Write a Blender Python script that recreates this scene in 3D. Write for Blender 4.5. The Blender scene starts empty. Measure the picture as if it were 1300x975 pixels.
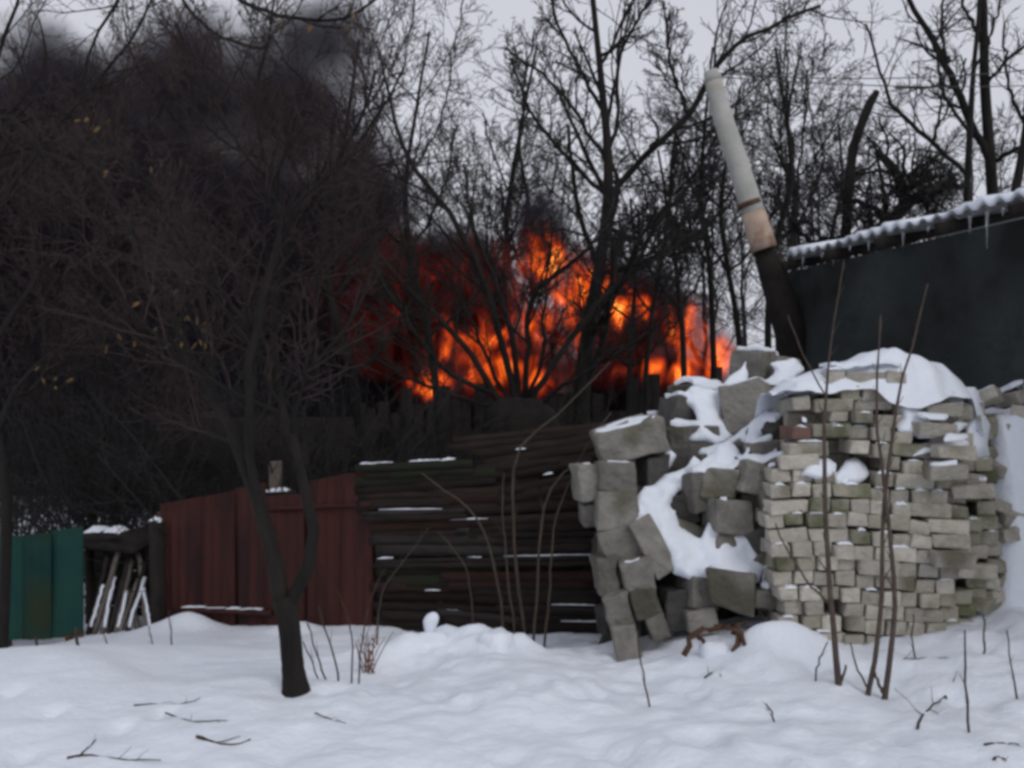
import bpy, bmesh, math, random
import numpy as np
from mathutils import Vector, Matrix, Euler
from mathutils.bvhtree import BVHTree

SC = bpy.context.scene
# ------------------------------------------------------------------ camera
FPX, CX, HY, CAMZ = 1200.0, 650.0, 500.0, 1.5
cam_d = bpy.data.cameras.new('camera'); cam = bpy.data.objects.new('camera', cam_d)
SC.collection.objects.link(cam); SC.camera = cam
cam.location = (0, 0, CAMZ); cam.rotation_euler = (math.pi/2, 0, 0)
cam_d.sensor_width = 36.0; cam_d.lens = 36.0*FPX/1300.0
cam_d.shift_y = (HY-487.5)/1300.0
cam_d.clip_start = 0.05; cam_d.clip_end = 3000
# ------------------------------------------------------------------ sky, sun, exposure
SUN_EL, SUN_AZ = math.radians(38), math.radians(150)      # azimuth from +Y, clockwise
W = bpy.data.worlds.new('World'); SC.world = W; W.use_nodes = True
nt = W.node_tree; nt.nodes.clear()
sky = nt.nodes.new('ShaderNodeTexSky'); sky.sky_type = 'NISHITA'; sky.sun_disc = False
sky.sun_elevation = SUN_EL; sky.sun_rotation = SUN_AZ
sky.air_density = 1.0; sky.dust_density = 4.0; sky.ozone_density = 1.0
hs = nt.nodes.new('ShaderNodeHueSaturation'); hs.inputs['Saturation'].default_value = 0.16
mx = nt.nodes.new('ShaderNodeMix'); mx.data_type = 'RGBA'; mx.inputs[0].default_value = 0.68
mx.inputs[7].default_value = (7.5, 7.65, 8.6, 1)            # even cloud deck
bg = nt.nodes.new('ShaderNodeBackground'); bg.inputs['Strength'].default_value = 0.1
wo = nt.nodes.new('ShaderNodeOutputWorld')
nt.links.new(sky.outputs[0], hs.inputs['Color']); nt.links.new(hs.outputs[0], mx.inputs[6])
nt.links.new(mx.outputs[2], bg.inputs[0]); nt.links.new(bg.outputs[0], wo.inputs[0])
sl = bpy.data.lights.new('sun', 'SUN'); sl.energy = 0.55; sl.angle = math.radians(25); sl.color = (1.0, 0.97, 0.93)
so = bpy.data.objects.new('sun', sl); SC.collection.objects.link(so)
sd = Vector((math.sin(SUN_AZ)*math.cos(SUN_EL), math.cos(SUN_AZ)*math.cos(SUN_EL), math.sin(SUN_EL)))
so.rotation_euler = (-sd).to_track_quat('-Z', 'Y').to_euler(); so.location = (0, -5, 12)
vs = SC.view_settings; vs.view_transform = 'Standard'; vs.look = 'None'; vs.gamma = 1; vs.exposure = 0.0
vs.use_curve_mapping = False
cy = SC.cycles
cy.use_denoising = True; cy.max_bounces = 5; cy.diffuse_bounces = 3; cy.volume_bounces = 0
cy.transparent_max_bounces = 8; cy.volume_max_steps = 160
cy.pixel_filter_type = 'BLACKMAN_HARRIS'; cy.filter_width = 3.4      # soft small phone lens

# ------------------------------------------------------------------ helpers
rng = np.random.default_rng(11); random.seed(5)
C = SC.collection
def P(px, py, D): return np.array(((px-CX)/FPX*D, D, CAMZ-(py-HY)/FPX*D))
def V(px, py, D): return Vector(P(px, py, D))
def tag(o, label=None, cat=None, group=None, kind=None):
    if label: o['label'] = label
    if cat: o['category'] = cat
    if group: o['group'] = group
    if kind: o['kind'] = kind
    return o
def thing(name, label, cat, loc=(0,0,0), group=None, kind=None):
    o = bpy.data.objects.new(name, None); C.objects.link(o); o.location = loc
    o.empty_display_size = 0.1
    return tag(o, label, cat, group, kind)
def link(name, me, mat, parent=None, smooth=False):
    o = bpy.data.objects.new(name, me); C.objects.link(o)
    if mat is not None and not me.materials: me.materials.append(mat)
    if parent is not None:
        o.parent = parent
        L = Vector((0,0,0)); q = parent
        while q is not None: L += q.location; q = q.parent
        if me.users == 1 and not me.get('local'): me.transform(Matrix.Translation(-L))
    if smooth: me.shade_smooth()
    return o
def mesh_np(name, verts, faces):
    """verts (N,3), faces (M,k) arrays -> mesh"""
    me = bpy.data.meshes.new(name); verts = np.asarray(verts, np.float32); faces = np.asarray(faces, np.int32)
    k = faces.shape[1]; M = len(faces)
    me.vertices.add(len(verts)); me.vertices.foreach_set('co', verts.ravel())
    me.loops.add(M*k); me.loops.foreach_set('vertex_index', faces.ravel())
    me.polygons.add(M); me.polygons.foreach_set('loop_start', np.arange(0, M*k, k, dtype=np.int32))
    me.update(calc_edges=True); me.validate()
    return me
def tube_arrays(Pts, R, sides):
    """Pts (N,n,3), R (N,n) -> verts, quads of N open tapered tubes"""
    N, n, _ = Pts.shape
    T = np.gradient(Pts, axis=1); T /= np.linalg.norm(T, axis=2, keepdims=True)+1e-9
    ref = np.where(np.abs(T[:, :1, 2:3]) > 0.75, np.array([[[1., 0, 0]]]), np.array([[[0, 0, 1.]]]))
    ref = np.broadcast_to(ref, T.shape)
    U = np.cross(T, ref); U /= np.linalg.norm(U, axis=2, keepdims=True)+1e-9
    Wv = np.cross(T, U)
    a = np.arange(sides)*2*math.pi/sides
    ring = U[:, :, None, :]*np.cos(a)[None, None, :, None]+Wv[:, :, None, :]*np.sin(a)[None, None, :, None]
    vv = Pts[:, :, None, :]+ring*R[:, :, None, None]
    verts = vv.reshape(-1, 3)
    i = np.arange(N)[:, None, None]*n*sides+np.arange(n-1)[None, :, None]*sides+np.arange(sides)[None, None, :]
    j = np.roll(i, -1, axis=2)
    faces = np.stack([i, j, j+sides, i+sides], -1).reshape(-1, 4)
    return verts, faces
def join_arrays(lst):
    vs_, fs_, o = [], [], 0
    for v, f in lst:
        vs_.append(v); fs_.append(f+o); o += len(v)
    return np.concatenate(vs_), np.concatenate(fs_)
def resample(pts, rad, n, jit=0.0):
    pts = np.asarray(pts, float); rad = np.asarray(rad, float)
    s = np.r_[0, np.cumsum(np.linalg.norm(np.diff(pts, axis=0), axis=1))]
    # catmull-rom through a dense parameter
    m = len(pts); ext = np.vstack([2*pts[0]-pts[1], pts, 2*pts[-1]-pts[-2]])
    t = np.linspace(0, m-1-1e-6, n*4); i = t.astype(int); f = (t-i)[:, None]
    p0, p1, p2, p3 = ext[i], ext[i+1], ext[i+2], ext[i+3]
    d = 0.5*((2*p1)+(-p0+p2)*f+(2*p0-5*p1+4*p2-p3)*f**2+(-p0+3*p1-3*p2+p3)*f**3)
    rr = np.interp(t, np.arange(m), rad)
    s = np.r_[0, np.cumsum(np.linalg.norm(np.diff(d, axis=0), axis=1))]
    u = np.linspace(0, s[-1], n)
    out = np.stack([np.interp(u, s, d[:, k]) for k in range(3)], 1)
    if jit: out[1:] += rng.normal(0, jit, out[1:].shape)
    return out, np.interp(u, s, rr)
def norm(a): return a/(np.linalg.norm(a, axis=-1, keepdims=True)+1e-9)
def sprout(Pts, R, k, t0, t1, lenf, ang, nseg, wig, trop, rf, rmin, rlen=None):
    """children of every path; returns (N*k, nseg+1, 3), radii"""
    N, n, _ = Pts.shape
    L = np.linalg.norm(np.diff(Pts, axis=1), axis=2).sum(1)
    idx = np.repeat(np.arange(N), k); M = len(idx)
    t = (np.tile(np.arange(k), N)+rng.uniform(0, 1, M))/k*(t1-t0)+t0
    ti = t*(n-1); i0 = np.minimum(ti.astype(int), n-2); f = (ti-i0)
    A, B = Pts[idx, i0], Pts[idx, i0+1]; pos = A+(B-A)*f[:, None]; T = norm(B-A)
    r = R[idx, i0]+(R[idx, i0+1]-R[idx, i0])*f
    ref = np.where(np.abs(T[:, 2:3]) > .8, np.array([[1., 0, 0]]), np.array([[0, 0, 1.]]))
    U = norm(np.cross(T, ref)); Wv = np.cross(T, U)
    ph = rng.uniform(0, 2*math.pi, M); an = ang*rng.uniform(.65, 1.3, M)
    d = T*np.cos(an)[:, None]+(U*np.cos(ph)[:, None]+Wv*np.sin(ph)[:, None])*np.sin(an)[:, None]
    base = L[idx] if rlen is None else np.full(M, rlen)
    ln = base*lenf*rng.uniform(.5, 1.25, M)*(1.15-.6*t)
    out = np.zeros((M, nseg+1, 3)); out[:, 0] = pos
    up = np.array([0, 0, trop])
    for s in range(nseg):
        d = norm(d+rng.normal(0, wig, d.shape)+up)
        out[:, s+1] = out[:, s]+d*(ln/nseg)[:, None]
    r0 = np.maximum(r*rf, rmin)
    rad = r0[:, None]*np.linspace(1, .45, nseg+1)[None]
    return out, np.maximum(rad, rmin*.7)

# ------------------------------------------------------------------ materials
def newmat(name):
    m = bpy.data.materials.new(name); m.use_nodes = True
    return m, m.node_tree, m.node_tree.nodes['Principled BSDF']
def nd(t, ty, **kw):
    n = t.nodes.new(ty)
    for k, v in kw.items():
        if k in n.inputs.keys(): n.inputs[k].default_value = v
        else: setattr(n, k, v)
    return n
def surf(name, c1, c2, scale=6., rough=.85, bump=.3, bscale=40., rand=0., c3=None, c3scale=2., c3lo=.55, stretch=None, coord='Object', spec=.25):
    m, t, b = newmat(name)
    tc = nd(t, 'ShaderNodeTexCoord'); src = tc.outputs[coord]
    if stretch:
        mp = nd(t, 'ShaderNodeMapping'); mp.inputs['Scale'].default_value = stretch
        t.links.new(src, mp.inputs[0]); src = mp.outputs[0]
    oi = nd(t, 'ShaderNodeObjectInfo')
    add = nd(t, 'ShaderNodeVectorMath', operation='MULTIPLY_ADD')
    add.inputs[1].default_value = (1, 1, 1); t.links.new(src, add.inputs[0])
    cmb = nd(t, 'ShaderNodeCombineXYZ'); mul = nd(t, 'ShaderNodeMath', operation='MULTIPLY'); mul.inputs[1].default_value = 37.
    t.links.new(oi.outputs['Random'], mul.inputs[0]); t.links.new(mul.outputs[0], cmb.inputs[0]); t.links.new(cmb.outputs[0], add.inputs[2])
    n1 = nd(t, 'ShaderNodeTexNoise', Scale=scale, Detail=6., Roughness=.65); t.links.new(add.outputs[0], n1.inputs['Vector'])
    rp = nd(t, 'ShaderNodeValToRGB'); rp.color_ramp.elements[0].position = .3; rp.color_ramp.elements[1].position = .7
    rp.color_ramp.elements[0].color = (*c1, 1); rp.color_ramp.elements[1].color = (*c2, 1)
    t.links.new(n1.outputs['Fac'], rp.inputs[0]); col = rp.outputs[0]
    if c3:
        n3 = nd(t, 'ShaderNodeTexNoise', Scale=c3scale, Detail=4.); t.links.new(add.outputs[0], n3.inputs['Vector'])
        mr = nd(t, 'ShaderNodeMapRange'); mr.inputs[1].default_value = c3lo; mr.inputs[2].default_value = c3lo+.15
        t.links.new(n3.outputs['Fac'], mr.inputs[0])
        mxx = nd(t, 'ShaderNodeMix', data_type='RGBA'); mxx.inputs[7].default_value = (*c3, 1)
        t.links.new(mr.outputs[0], mxx.inputs[0]); t.links.new(col, mxx.inputs[6]); col = mxx.outputs[2]
    if rand:
        hv = nd(t, 'ShaderNodeHueSaturation'); mr = nd(t, 'ShaderNodeMapRange')
        mr.inputs[3].default_value = 1-rand; mr.inputs[4].default_value = 1+rand
        t.links.new(oi.outputs['Random'], mr.inputs[0]); t.links.new(mr.outputs[0], hv.inputs['Value'])
        t.links.new(col, hv.inputs['Color']); col = hv.outputs[0]
    t.links.new(col, b.inputs['Base Color']); b.inputs['Roughness'].default_value = rough
    b.inputs['Specular IOR Level'].default_value = spec
    if bump:
        n2 = nd(t, 'ShaderNodeTexNoise', Scale=bscale, Detail=5.); t.links.new(add.outputs[0], n2.inputs['Vector'])
        bp = nd(t, 'ShaderNodeBump', Strength=bump, Distance=.02); t.links.new(n2.outputs['Fac'], bp.inputs['Height'])
        t.links.new(bp.outputs[0], b.inputs['Normal'])
    return m
M = {}
M['snow'] = surf('snow', (.71,.75,.825), (.79,.83,.895), 3., .7, .5, 26., spec=.2)
M['bark'] = surf('dark_bark', (.006,.005,.0045), (.020,.017,.014), 9., .9, .8, 60., stretch=(1,1,.25))
M['bark_moss'] = surf('mossy_bark', (.03,.025,.02), (.07,.06,.045), 9., .9, .8, 60., c3=(.05,.055,.025), c3scale=4)
M['twig'] = surf('brown_twig', (.023,.0155,.0155), (.048,.032,.030), 2., .85, 0)
M['twig_grey'] = surf('grey_twig', (.012,.011,.0115), (.030,.026,.026), 2., .85, 0)
M['far_twig'] = surf('far_twig', (.018,.017,.019), (.04,.037,.04), 1., .9, 0)
M['dry'] = surf('dry_stem', (.04,.031,.023), (.075,.059,.044), 8., .8, 0)
M['sapling'] = surf('sapling_bark', (.05,.038,.032), (.10,.075,.06), 14., .8, .3, 60.)
M['leaf'] = surf('yellow_leaf', (.085,.05,.02), (.15,.09,.035), 6., .7, 0)
M['brick'] = surf('lime_brick', (.32,.297,.25), (.50,.47,.41), 9., .95, .9, 45., rand=.26, c3=(.19,.175,.125), c3scale=3.2, c3lo=.55)
M['brick_red'] = surf('red_brick', (.13,.075,.062), (.19,.115,.095), 8., .92, .5, 60.)
M['brick_moss'] = surf('mossy_brick', (.25,.24,.185), (.36,.34,.275), 7., .95, .9, 45., rand=.2, c3=(.125,.13,.075), c3scale=4., c3lo=.47)
M['block'] = surf('concrete_block', (.12,.114,.102), (.25,.236,.21), 6., .97, 1., 30., rand=.3, c3=(.10,.095,.07), c3scale=2.6, c3lo=.52)
M['block_dark'] = surf('dark_block', (.05,.048,.045), (.10,.094,.088), 5., .95, .8, 45., rand=.2)  # darker concrete; blocks set at holes and gaps paint their shade with it
M['plank'] = surf('weathered_plank', (.012,.009,.008), (.032,.022,.018), 3., .95, .7, 30., rand=.3, stretch=(.35,3,5))
M['plank_red'] = surf('reddish_plank', (.020,.011,.009), (.048,.022,.016), 3., .9, .6, 30., rand=.25, stretch=(.35,3,5))
M['plank_grey'] = surf('grey_plank', (.014,.012,.012), (.038,.033,.030), 3., .9, .6, 30., rand=.25, stretch=(.35,3,5))
M['plank_moss'] = surf('mossy_plank', (.013,.010,.008), (.03,.023,.018), 3., .95, .8, 30., c3=(.018,.021,.011), c3scale=3., c3lo=.38, stretch=(.6,2,3))
M['red_metal'] = surf('red_painted_metal', (.034,.0105,.009), (.058,.0155,.012), 3., .8, .15, 20., c3=(.022,.008,.008), c3scale=2.2, c3lo=.5, rand=.15, stretch=(2,2,.4))
M['green_metal'] = surf('green_painted_metal', (.004,.030,.030), (.009,.050,.036), 2., .8, .15, 20., c3=(.020,.034,.016), c3scale=1.6, c3lo=.5, rand=.2)
M['rust'] = surf('rust', (.055,.03,.02), (.11,.06,.04), 14., .9, .5, 60.)
M['cement'] = surf('cement_pipe', (.30,.30,.275), (.41,.40,.375), 5., .9, .3, 50., c3=(.30,.28,.22), c3scale=3, c3lo=.56)
M['cement_rust'] = surf('stained_cement', (.34,.24,.18), (.45,.36,.29), 8., .9, .4, 50., c3=(.22,.11,.075), c3scale=5, c3lo=.5)
M['shed_wall'] = surf('shaded_plaster', (.020,.026,.027), (.052,.062,.062), 2.2, .95, .9, 14., c3=(.012,.013,.013), c3scale=1.1, c3lo=.48)  # stained grey-green plaster, darkened in colour for the shade it stands in
M['slate'] = surf('fibre_cement', (.11,.115,.115), (.19,.195,.19), 6., .9, .4, 40.)
M['char'] = surf('charred_wood', (.008,.007,.006), (.025,.02,.017), 4., .95, .6, 30.)
M['dark_wood'] = surf('old_dark_wood', (.012,.010,.009), (.03,.025,.022), 4., .95, .6, 30., stretch=(3,3,.3))
M['house_wall'] = surf('pale_pink_plaster', (.10,.08,.07), (.16,.13,.115), 2., .9, .2, 20.)
M['stick'] = surf('dead_stick', (.03,.022,.018), (.07,.05,.04), 9., .9, .3, 50.)
M['reddish'] = surf('reddish_dry_leaf', (.12,.05,.035), (.2,.09,.06), 9., .85, 0)
M['pale_wood'] = surf('split_wood', (.11,.095,.085), (.22,.19,.165), 3., .9, .5, 40., rand=.35, stretch=(3,3,.4))
m, t, b = newmat('ice'); b.inputs['Base Color'].default_value = (.8,.86,.9,1); b.inputs['Roughness'].default_value = .08
b.inputs['Transmission Weight'].default_value = .85; b.inputs['IOR'].default_value = 1.31; M['ice'] = m
M['wire'] = surf('cable', (.03,.03,.03), (.05,.05,.05), 3., .6, 0)

# ------------------------------------------------------------------ ground: one snow sheet
def vnoise(x, y, s, seed):
    r = np.random.default_rng(seed); G = r.uniform(-1, 1, (257, 257)); G[-1] = G[0]; G[:, -1] = G[:, 0]
    u, v = x/s, y/s; i, j = np.floor(u).astype(int), np.floor(v).astype(int); fu, fv = u-i, v-j
    fu = fu*fu*(3-2*fu); fv = fv*fv*(3-2*fv); i %= 256; j %= 256
    return (G[i, j]*(1-fu)+G[i+1, j]*fu)*(1-fv)+(G[i, j+1]*(1-fu)+G[i+1, j+1]*fu)*fv
CP = [P(*a) for a in [(375,872,4.85),(1065,875,4.85),(1110,882,4.8),(50,850,5.2),(215,790,8.0),(350,804,7.7),(470,802,7.4),
      (40,820,8.0),(140,800,8.2),(560,812,6.2),(640,816,6.0),(700,838,6.0),(800,838,5.9),(740,818,6.7),(985,806,5.55),(1100,812,5.65),
      (1240,800,5.6),(1292,770,5.6),(1310,700,6.0),(900,822,5.8),(470,852,5.6),(250,850,5.7),(600,860,5.3),(560,835,6.9),(640,835,6.8)]]
CP += [np.array((x, y, 0.0)) for x in (-5,-3,-1,1,3,5) for y in (1.0,2.5,3.8)]
CP += [np.array((x, 4.8, 0.0)) for x in (-4,-2.6,0,3.2,5)]
CP += [np.array((x, y, -.65)) for x in (-12,-8,-5,-2,0,2,5,9,14) for y in (10.5,13,17,24)]
CP += [np.array((x, 8.6, -.6)) for x in (-9,-6,-3,-1,.6)]+[np.array((3.4,7.4,-.05)), np.array((4.2,5.5,.05)), np.array((1.5,7.6,-.2)), np.array((2.4,7.6,-.1))]
CP = np.array(CP)
BUMPS = [(-.42,6.15,.07,.22,.16),(-.07,6.0,.075,.20,.15),(-.75,5.9,.06,.25,.2),(.25,5.85,.04,.2,.2),(-1.115,4.8,-.035,.13,.10),(-.62,5.95,.05,.10,.08),(-.22,6.1,.06,.09,.08),(.1,5.95,.04,.1,.07),(1.54,5.5,.075,.13,.10),(1.38,5.5,.07,.12,.10),(1.70,5.47,.05,.16,.1),
         (-1.75,7.72,.08,.2,.15),(-2.75,8.05,.12,.22,.15),(.95,5.55,.05,.2,.15)]
_r = random.Random(17)
FEET = [(_r.uniform(-.9,2.6), _r.uniform(3.6,5.3), _r.uniform(.05,.09)) for _ in range(34)]+[(_r.uniform(-2.6,-.9), _r.uniform(3.7,5.2), _r.uniform(.04,.07)) for _ in range(8)]
def ground_z(x, y, fine=True):
    x = np.asarray(x, float); y = np.asarray(y, float); sh = x.shape; X = x.ravel(); Y = y.ravel()
    num = np.zeros_like(X); den = np.zeros_like(X)
    for c in CP:
        w = 1.0/((X-c[0])**2+(Y-c[1])**2+.03)**1.8; num += w*c[2]; den += w
    Z = num/den
    for bx_, by_, h, sx, sy in BUMPS: Z += h*np.exp(-((X-bx_)/sx)**2-((Y-by_)/sy)**2)
    rough = 1/(1+np.exp(-(X+1.2)*1.8))                     # trampled towards the middle and right
    Z += .04*vnoise(X, Y, .9, 1)+.017*vnoise(X, Y, .33, 2)*(.3+rough)
    if fine: Z += (.013*vnoise(X, Y, .14, 3)+.009*vnoise(X, Y, .06, 4))*(.25+rough)
    for fx, fy, fr in FEET: Z -= .03*np.exp(-(((X-fx)/fr)**2+((Y-fy)/(fr*1.7))**2)**2)
    Z += (.03*vnoise(X, Y, .17, 21)+.018*vnoise(X, Y, .075, 22))*np.exp(-((X+.25)/.75)**2-((Y-5.9)/.45)**2)
    Z += .025*rough*np.maximum(0, vnoise(X+.4*Y, Y, .42, 9)-.15)
    return Z.reshape(sh)
def gz(x, y): return float(ground_z(np.array([x]), np.array([y]))[0])
def axis(fine0, fine1, step, far):
    a = np.arange(fine0, fine1, step); g = np.cumprod(np.full(46, 1.17))*step
    up = a[-1]+np.cumsum(g); dn = a[0]-np.cumsum(g)
    return np.r_[dn[np.abs(dn) < far][::-1], a, up[np.abs(up) < far]]
gx = axis(-5.0, 3.9, .036, 900); gy = axis(3.2, 8.5, .032, 900)
GX, GY = np.meshgrid(gx, gy, indexing='ij'); GZ = ground_z(GX, GY)
nx, ny = GX.shape; I = (np.arange(nx-1)[:, None]*ny+np.arange(ny-1)[None]).ravel()
gm = mesh_np('ground', np.stack([GX, GY, GZ], -1).reshape(-1, 3), np.stack([I, I+ny, I+ny+1, I+1], 1))
ground = link('ground', gm, M['snow'], smooth=True); tag(ground, 'trampled white snow covering the ground', None, None, 'structure')

# ------------------------------------------------------------------ box-like pieces
def block_mesh(name, dims, bev=.012, sub=0, jit=0.0, seed=0):
    r = random.Random(seed); bm = bmesh.new(); bmesh.ops.create_cube(bm, size=1)
    for v in bm.verts:
        v.co = Vector((v.co.x*dims[0], v.co.y*dims[1], v.co.z*dims[2]))+Vector((r.uniform(-1,1), r.uniform(-1,1), r.uniform(-1,1)))*jit
    if sub: bmesh.ops.subdivide_edges(bm, edges=bm.edges[:], cuts=sub, use_grid_fill=True)
    if sub and jit:
        for v in bm.verts: v.co += Vector((r.uniform(-1,1), r.uniform(-1,1), r.uniform(-1,1)))*jit*.35
    if bev:
        es = bm.edges[:] if not sub else [e for e in bm.edges if len(e.link_faces) == 2 and e.calc_face_angle(0) > .9]
        bmesh.ops.bevel(bm, geom=es, offset=bev, segments=1, affect='EDGES')
    me = bpy.data.meshes.new(name); bm.to_mesh(me); bm.free(); return me
def plank_mesh(name, a, b, h, th, n=9, wob=.006, seed=0, axis_up=None, taper=1.0):
    """board from a to b (centre line), height h across, thickness th, uneven edges"""
    r = np.random.default_rng(seed); a = np.asarray(a, float); b = np.asarray(b, float)
    T = norm(b-a); up = np.array((0,0,1.)) if axis_up is None else np.asarray(axis_up, float)
    S = norm(np.cross(T, up)); U = np.cross(S, T)
    vs_, fs_ = [], []
    for i in range(n+1):
        c = a+(b-a)*i/n; k = 1+(taper-1)*i/n
        w1, w2 = r.normal(0, wob, 2); o = r.normal(0, wob*.6)
        for su, ss in ((1,-1),(1,1),(-1,1),(-1,-1)):
            vs_.append(c+U*(su*h/2*k+(w1 if su > 0 else w2))+S*(ss*th/2+o))
    for i in range(n):
        for j in range(4): q = i*4+j; q2 = i*4+(j+1) % 4; fs_.append((q, q2, q2+4, q+4))
    fs_.append((3,2,1,0)); e = n*4; fs_.append((e,e+1,e+2,e+3))
    return mesh_np(name, vs_, fs_)
ALLGEO = {}                                                # world-space polygons kept for snow
def collect(key, o_mat, me):
    vv = np.empty(len(me.vertices)*3, np.float32); me.vertices.foreach_get('co', vv)
    vv = vv.reshape(-1, 3); A = np.array(o_mat); vv = vv@A[:3, :3].T+A[:3, 3]
    lst = ALLGEO.setdefault(key, [[], []]); o = len(lst[0])
    lst[0].extend(map(tuple, vv.tolist())); lst[1].extend([[o+i for i in p.vertices] for p in me.polygons])
def blur(A, k):
    for ax in (0, 1):
        for _ in range(3):
            pad = [(k, k) if a == ax else (0, 0) for a in (0, 1)]
            B = np.pad(A, pad, mode='edge'); cs = np.cumsum(B, axis=ax)
            z = np.zeros_like(np.take(cs, [0], axis=ax)); cs = np.concatenate([z, cs], axis=ax)
            n_ = A.shape[ax]; hi = np.take(cs, np.arange(2*k+1, n_+2*k+1), axis=ax); lo = np.take(cs, np.arange(0, n_), axis=ax)
            A = (hi-lo)/(2*k+1)
    return A
def snow_over(key, x0, x1, y0, y1, step, thick, sig, parent, name='snow_cover', seed=1, zmax=4., limit=1.1, keep=None):
    vs_, fs_ = ALLGEO[key]; bvh = BVHTree.FromPolygons(vs_, fs_)
    xs = np.arange(x0, x1, step); ys = np.arange(y0, y1, step); X, Y = np.meshgrid(xs, ys, indexing='ij')
    G = ground_z(X, Y); H = G-.25; NZ = np.zeros_like(X)
    for i in range(len(xs)):
        for j in range(len(ys)):
            h = bvh.ray_cast((xs[i], ys[j], zmax), (0, 0, -1))
            if h[0] is not None: H[i, j] = h[0].z; NZ[i, j] = abs(h[1].z)
    S = H.copy()
    for _ in range(sig):
        acc = S.copy(); n_ = 1.0
        for dx, dy in ((1,0),(-1,0),(0,1),(0,-1)):
            Q = np.roll(S, (dx, dy), (0, 1)); acc += np.clip(Q, S-.022, S+.05); n_ += 1
        S = acc/n_
    tn = thick*(1+.7*vnoise(X, Y, .28, seed)+.35*vnoise(X, Y, .1, seed+7))
    if keep is not None: tn = tn*keep(X, Y, S)
    S = S+tn
    span = np.maximum.reduce([S[:-1, :-1], S[1:, :-1], S[:-1, 1:], S[1:, 1:]])-np.minimum.reduce([S[:-1, :-1], S[1:, :-1], S[:-1, 1:], S[1:, 1:]])
    cov = (S-H)[:-1, :-1]
    ok = ((span < step*1.5*limit) & (cov > -.02) & (cov < .13) & (H[:-1, :-1] > G[:-1, :-1]+.02)).astype(float)
    for _ in range(3):
        acc = ok.copy()
        for dx in (-1, 0, 1):
            for dy in (-1, 0, 1):
                if dx or dy: acc += np.roll(ok, (dx, dy), (0, 1))
        ok = (acc >= 5.5).astype(float)
    ok = (ok > .5) & (span < step*4)
    ny_ = len(ys); I = (np.arange(len(xs)-1)[:, None]*ny_+np.arange(ny_-1)[None]); I = I[ok]
    me = mesh_np(name, np.stack([X, Y, S], -1).reshape(-1, 3), np.stack([I, I+ny_, I+ny_+1, I+1], 1))
    bm = bmesh.new(); bm.from_mesh(me); bmesh.ops.delete(bm, geom=[v for v in bm.verts if not v.link_faces], context='VERTS')
    for _ in range(4): bmesh.ops.smooth_vert(bm, verts=bm.verts[:], factor=.5, use_axis_x=True, use_axis_y=True, use_axis_z=True)
    # give the sheet a lip so that it reads as a thick layer
    be = [e for e in bm.edges if e.is_boundary]
    ret = bmesh.ops.extrude_edge_only(bm, edges=be)
    for g in ret['geom']:
        if isinstance(g, bmesh.types.BMVert): g.co.z -= max(.012, thick*.9)
    bm.to_mesh(me); bm.free()
    o = link(name, me, M['snow'], parent, smooth=True); o['kind'] = 'stuff'
    return o

# ------------------------------------------------------------------ brick stack
stack = thing('brick_stack', 'tall stack of pale lime bricks capped with snow, in front of the dark shed', 'brick stack', P(1120, 806, 5.75))
BW, BL, BH = .113, .236, .083
bmesh_var = {}
for kind, dims in (('h', (BW, BL, BH)), ('s', (BL, BW, BH))):
    for k in range(4):
        me = block_mesh('brick', dims, .006, 0, .008, seed=k*7+(kind == 's')); me['local'] = 1
        bmesh_var[kind, k] = me
mossv = {}
def brick_mesh(kind, k, mat):
    key = (kind, k, mat)
    if key not in mossv:
        me = bmesh_var[kind, k].copy(); me['local'] = 1; me.materials.append(M[mat]); mossv[key] = me
    return mossv[key]
SL = Vector(stack.location); FACE = []; LATE = []
def put_brick(x, y, z, kind, rot, mat='brick'):
    me = brick_mesh(kind, random.randrange(4), mat)
    o = bpy.data.objects.new('brick', me); C.objects.link(o); o.parent = stack
    o.location = Vector((x, y, z))-SL; o.rotation_euler = rot
    collect('stack', Matrix.Translation((x, y, z)) @ Euler(rot).to_matrix().to_4x4(), me)
    return o
def lerp(v, xs, ys): return float(np.interp(v, xs, ys))
z0 = gz(2.2, 5.7)-.06; fillv = []
row = 0; nb = 0
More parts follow.
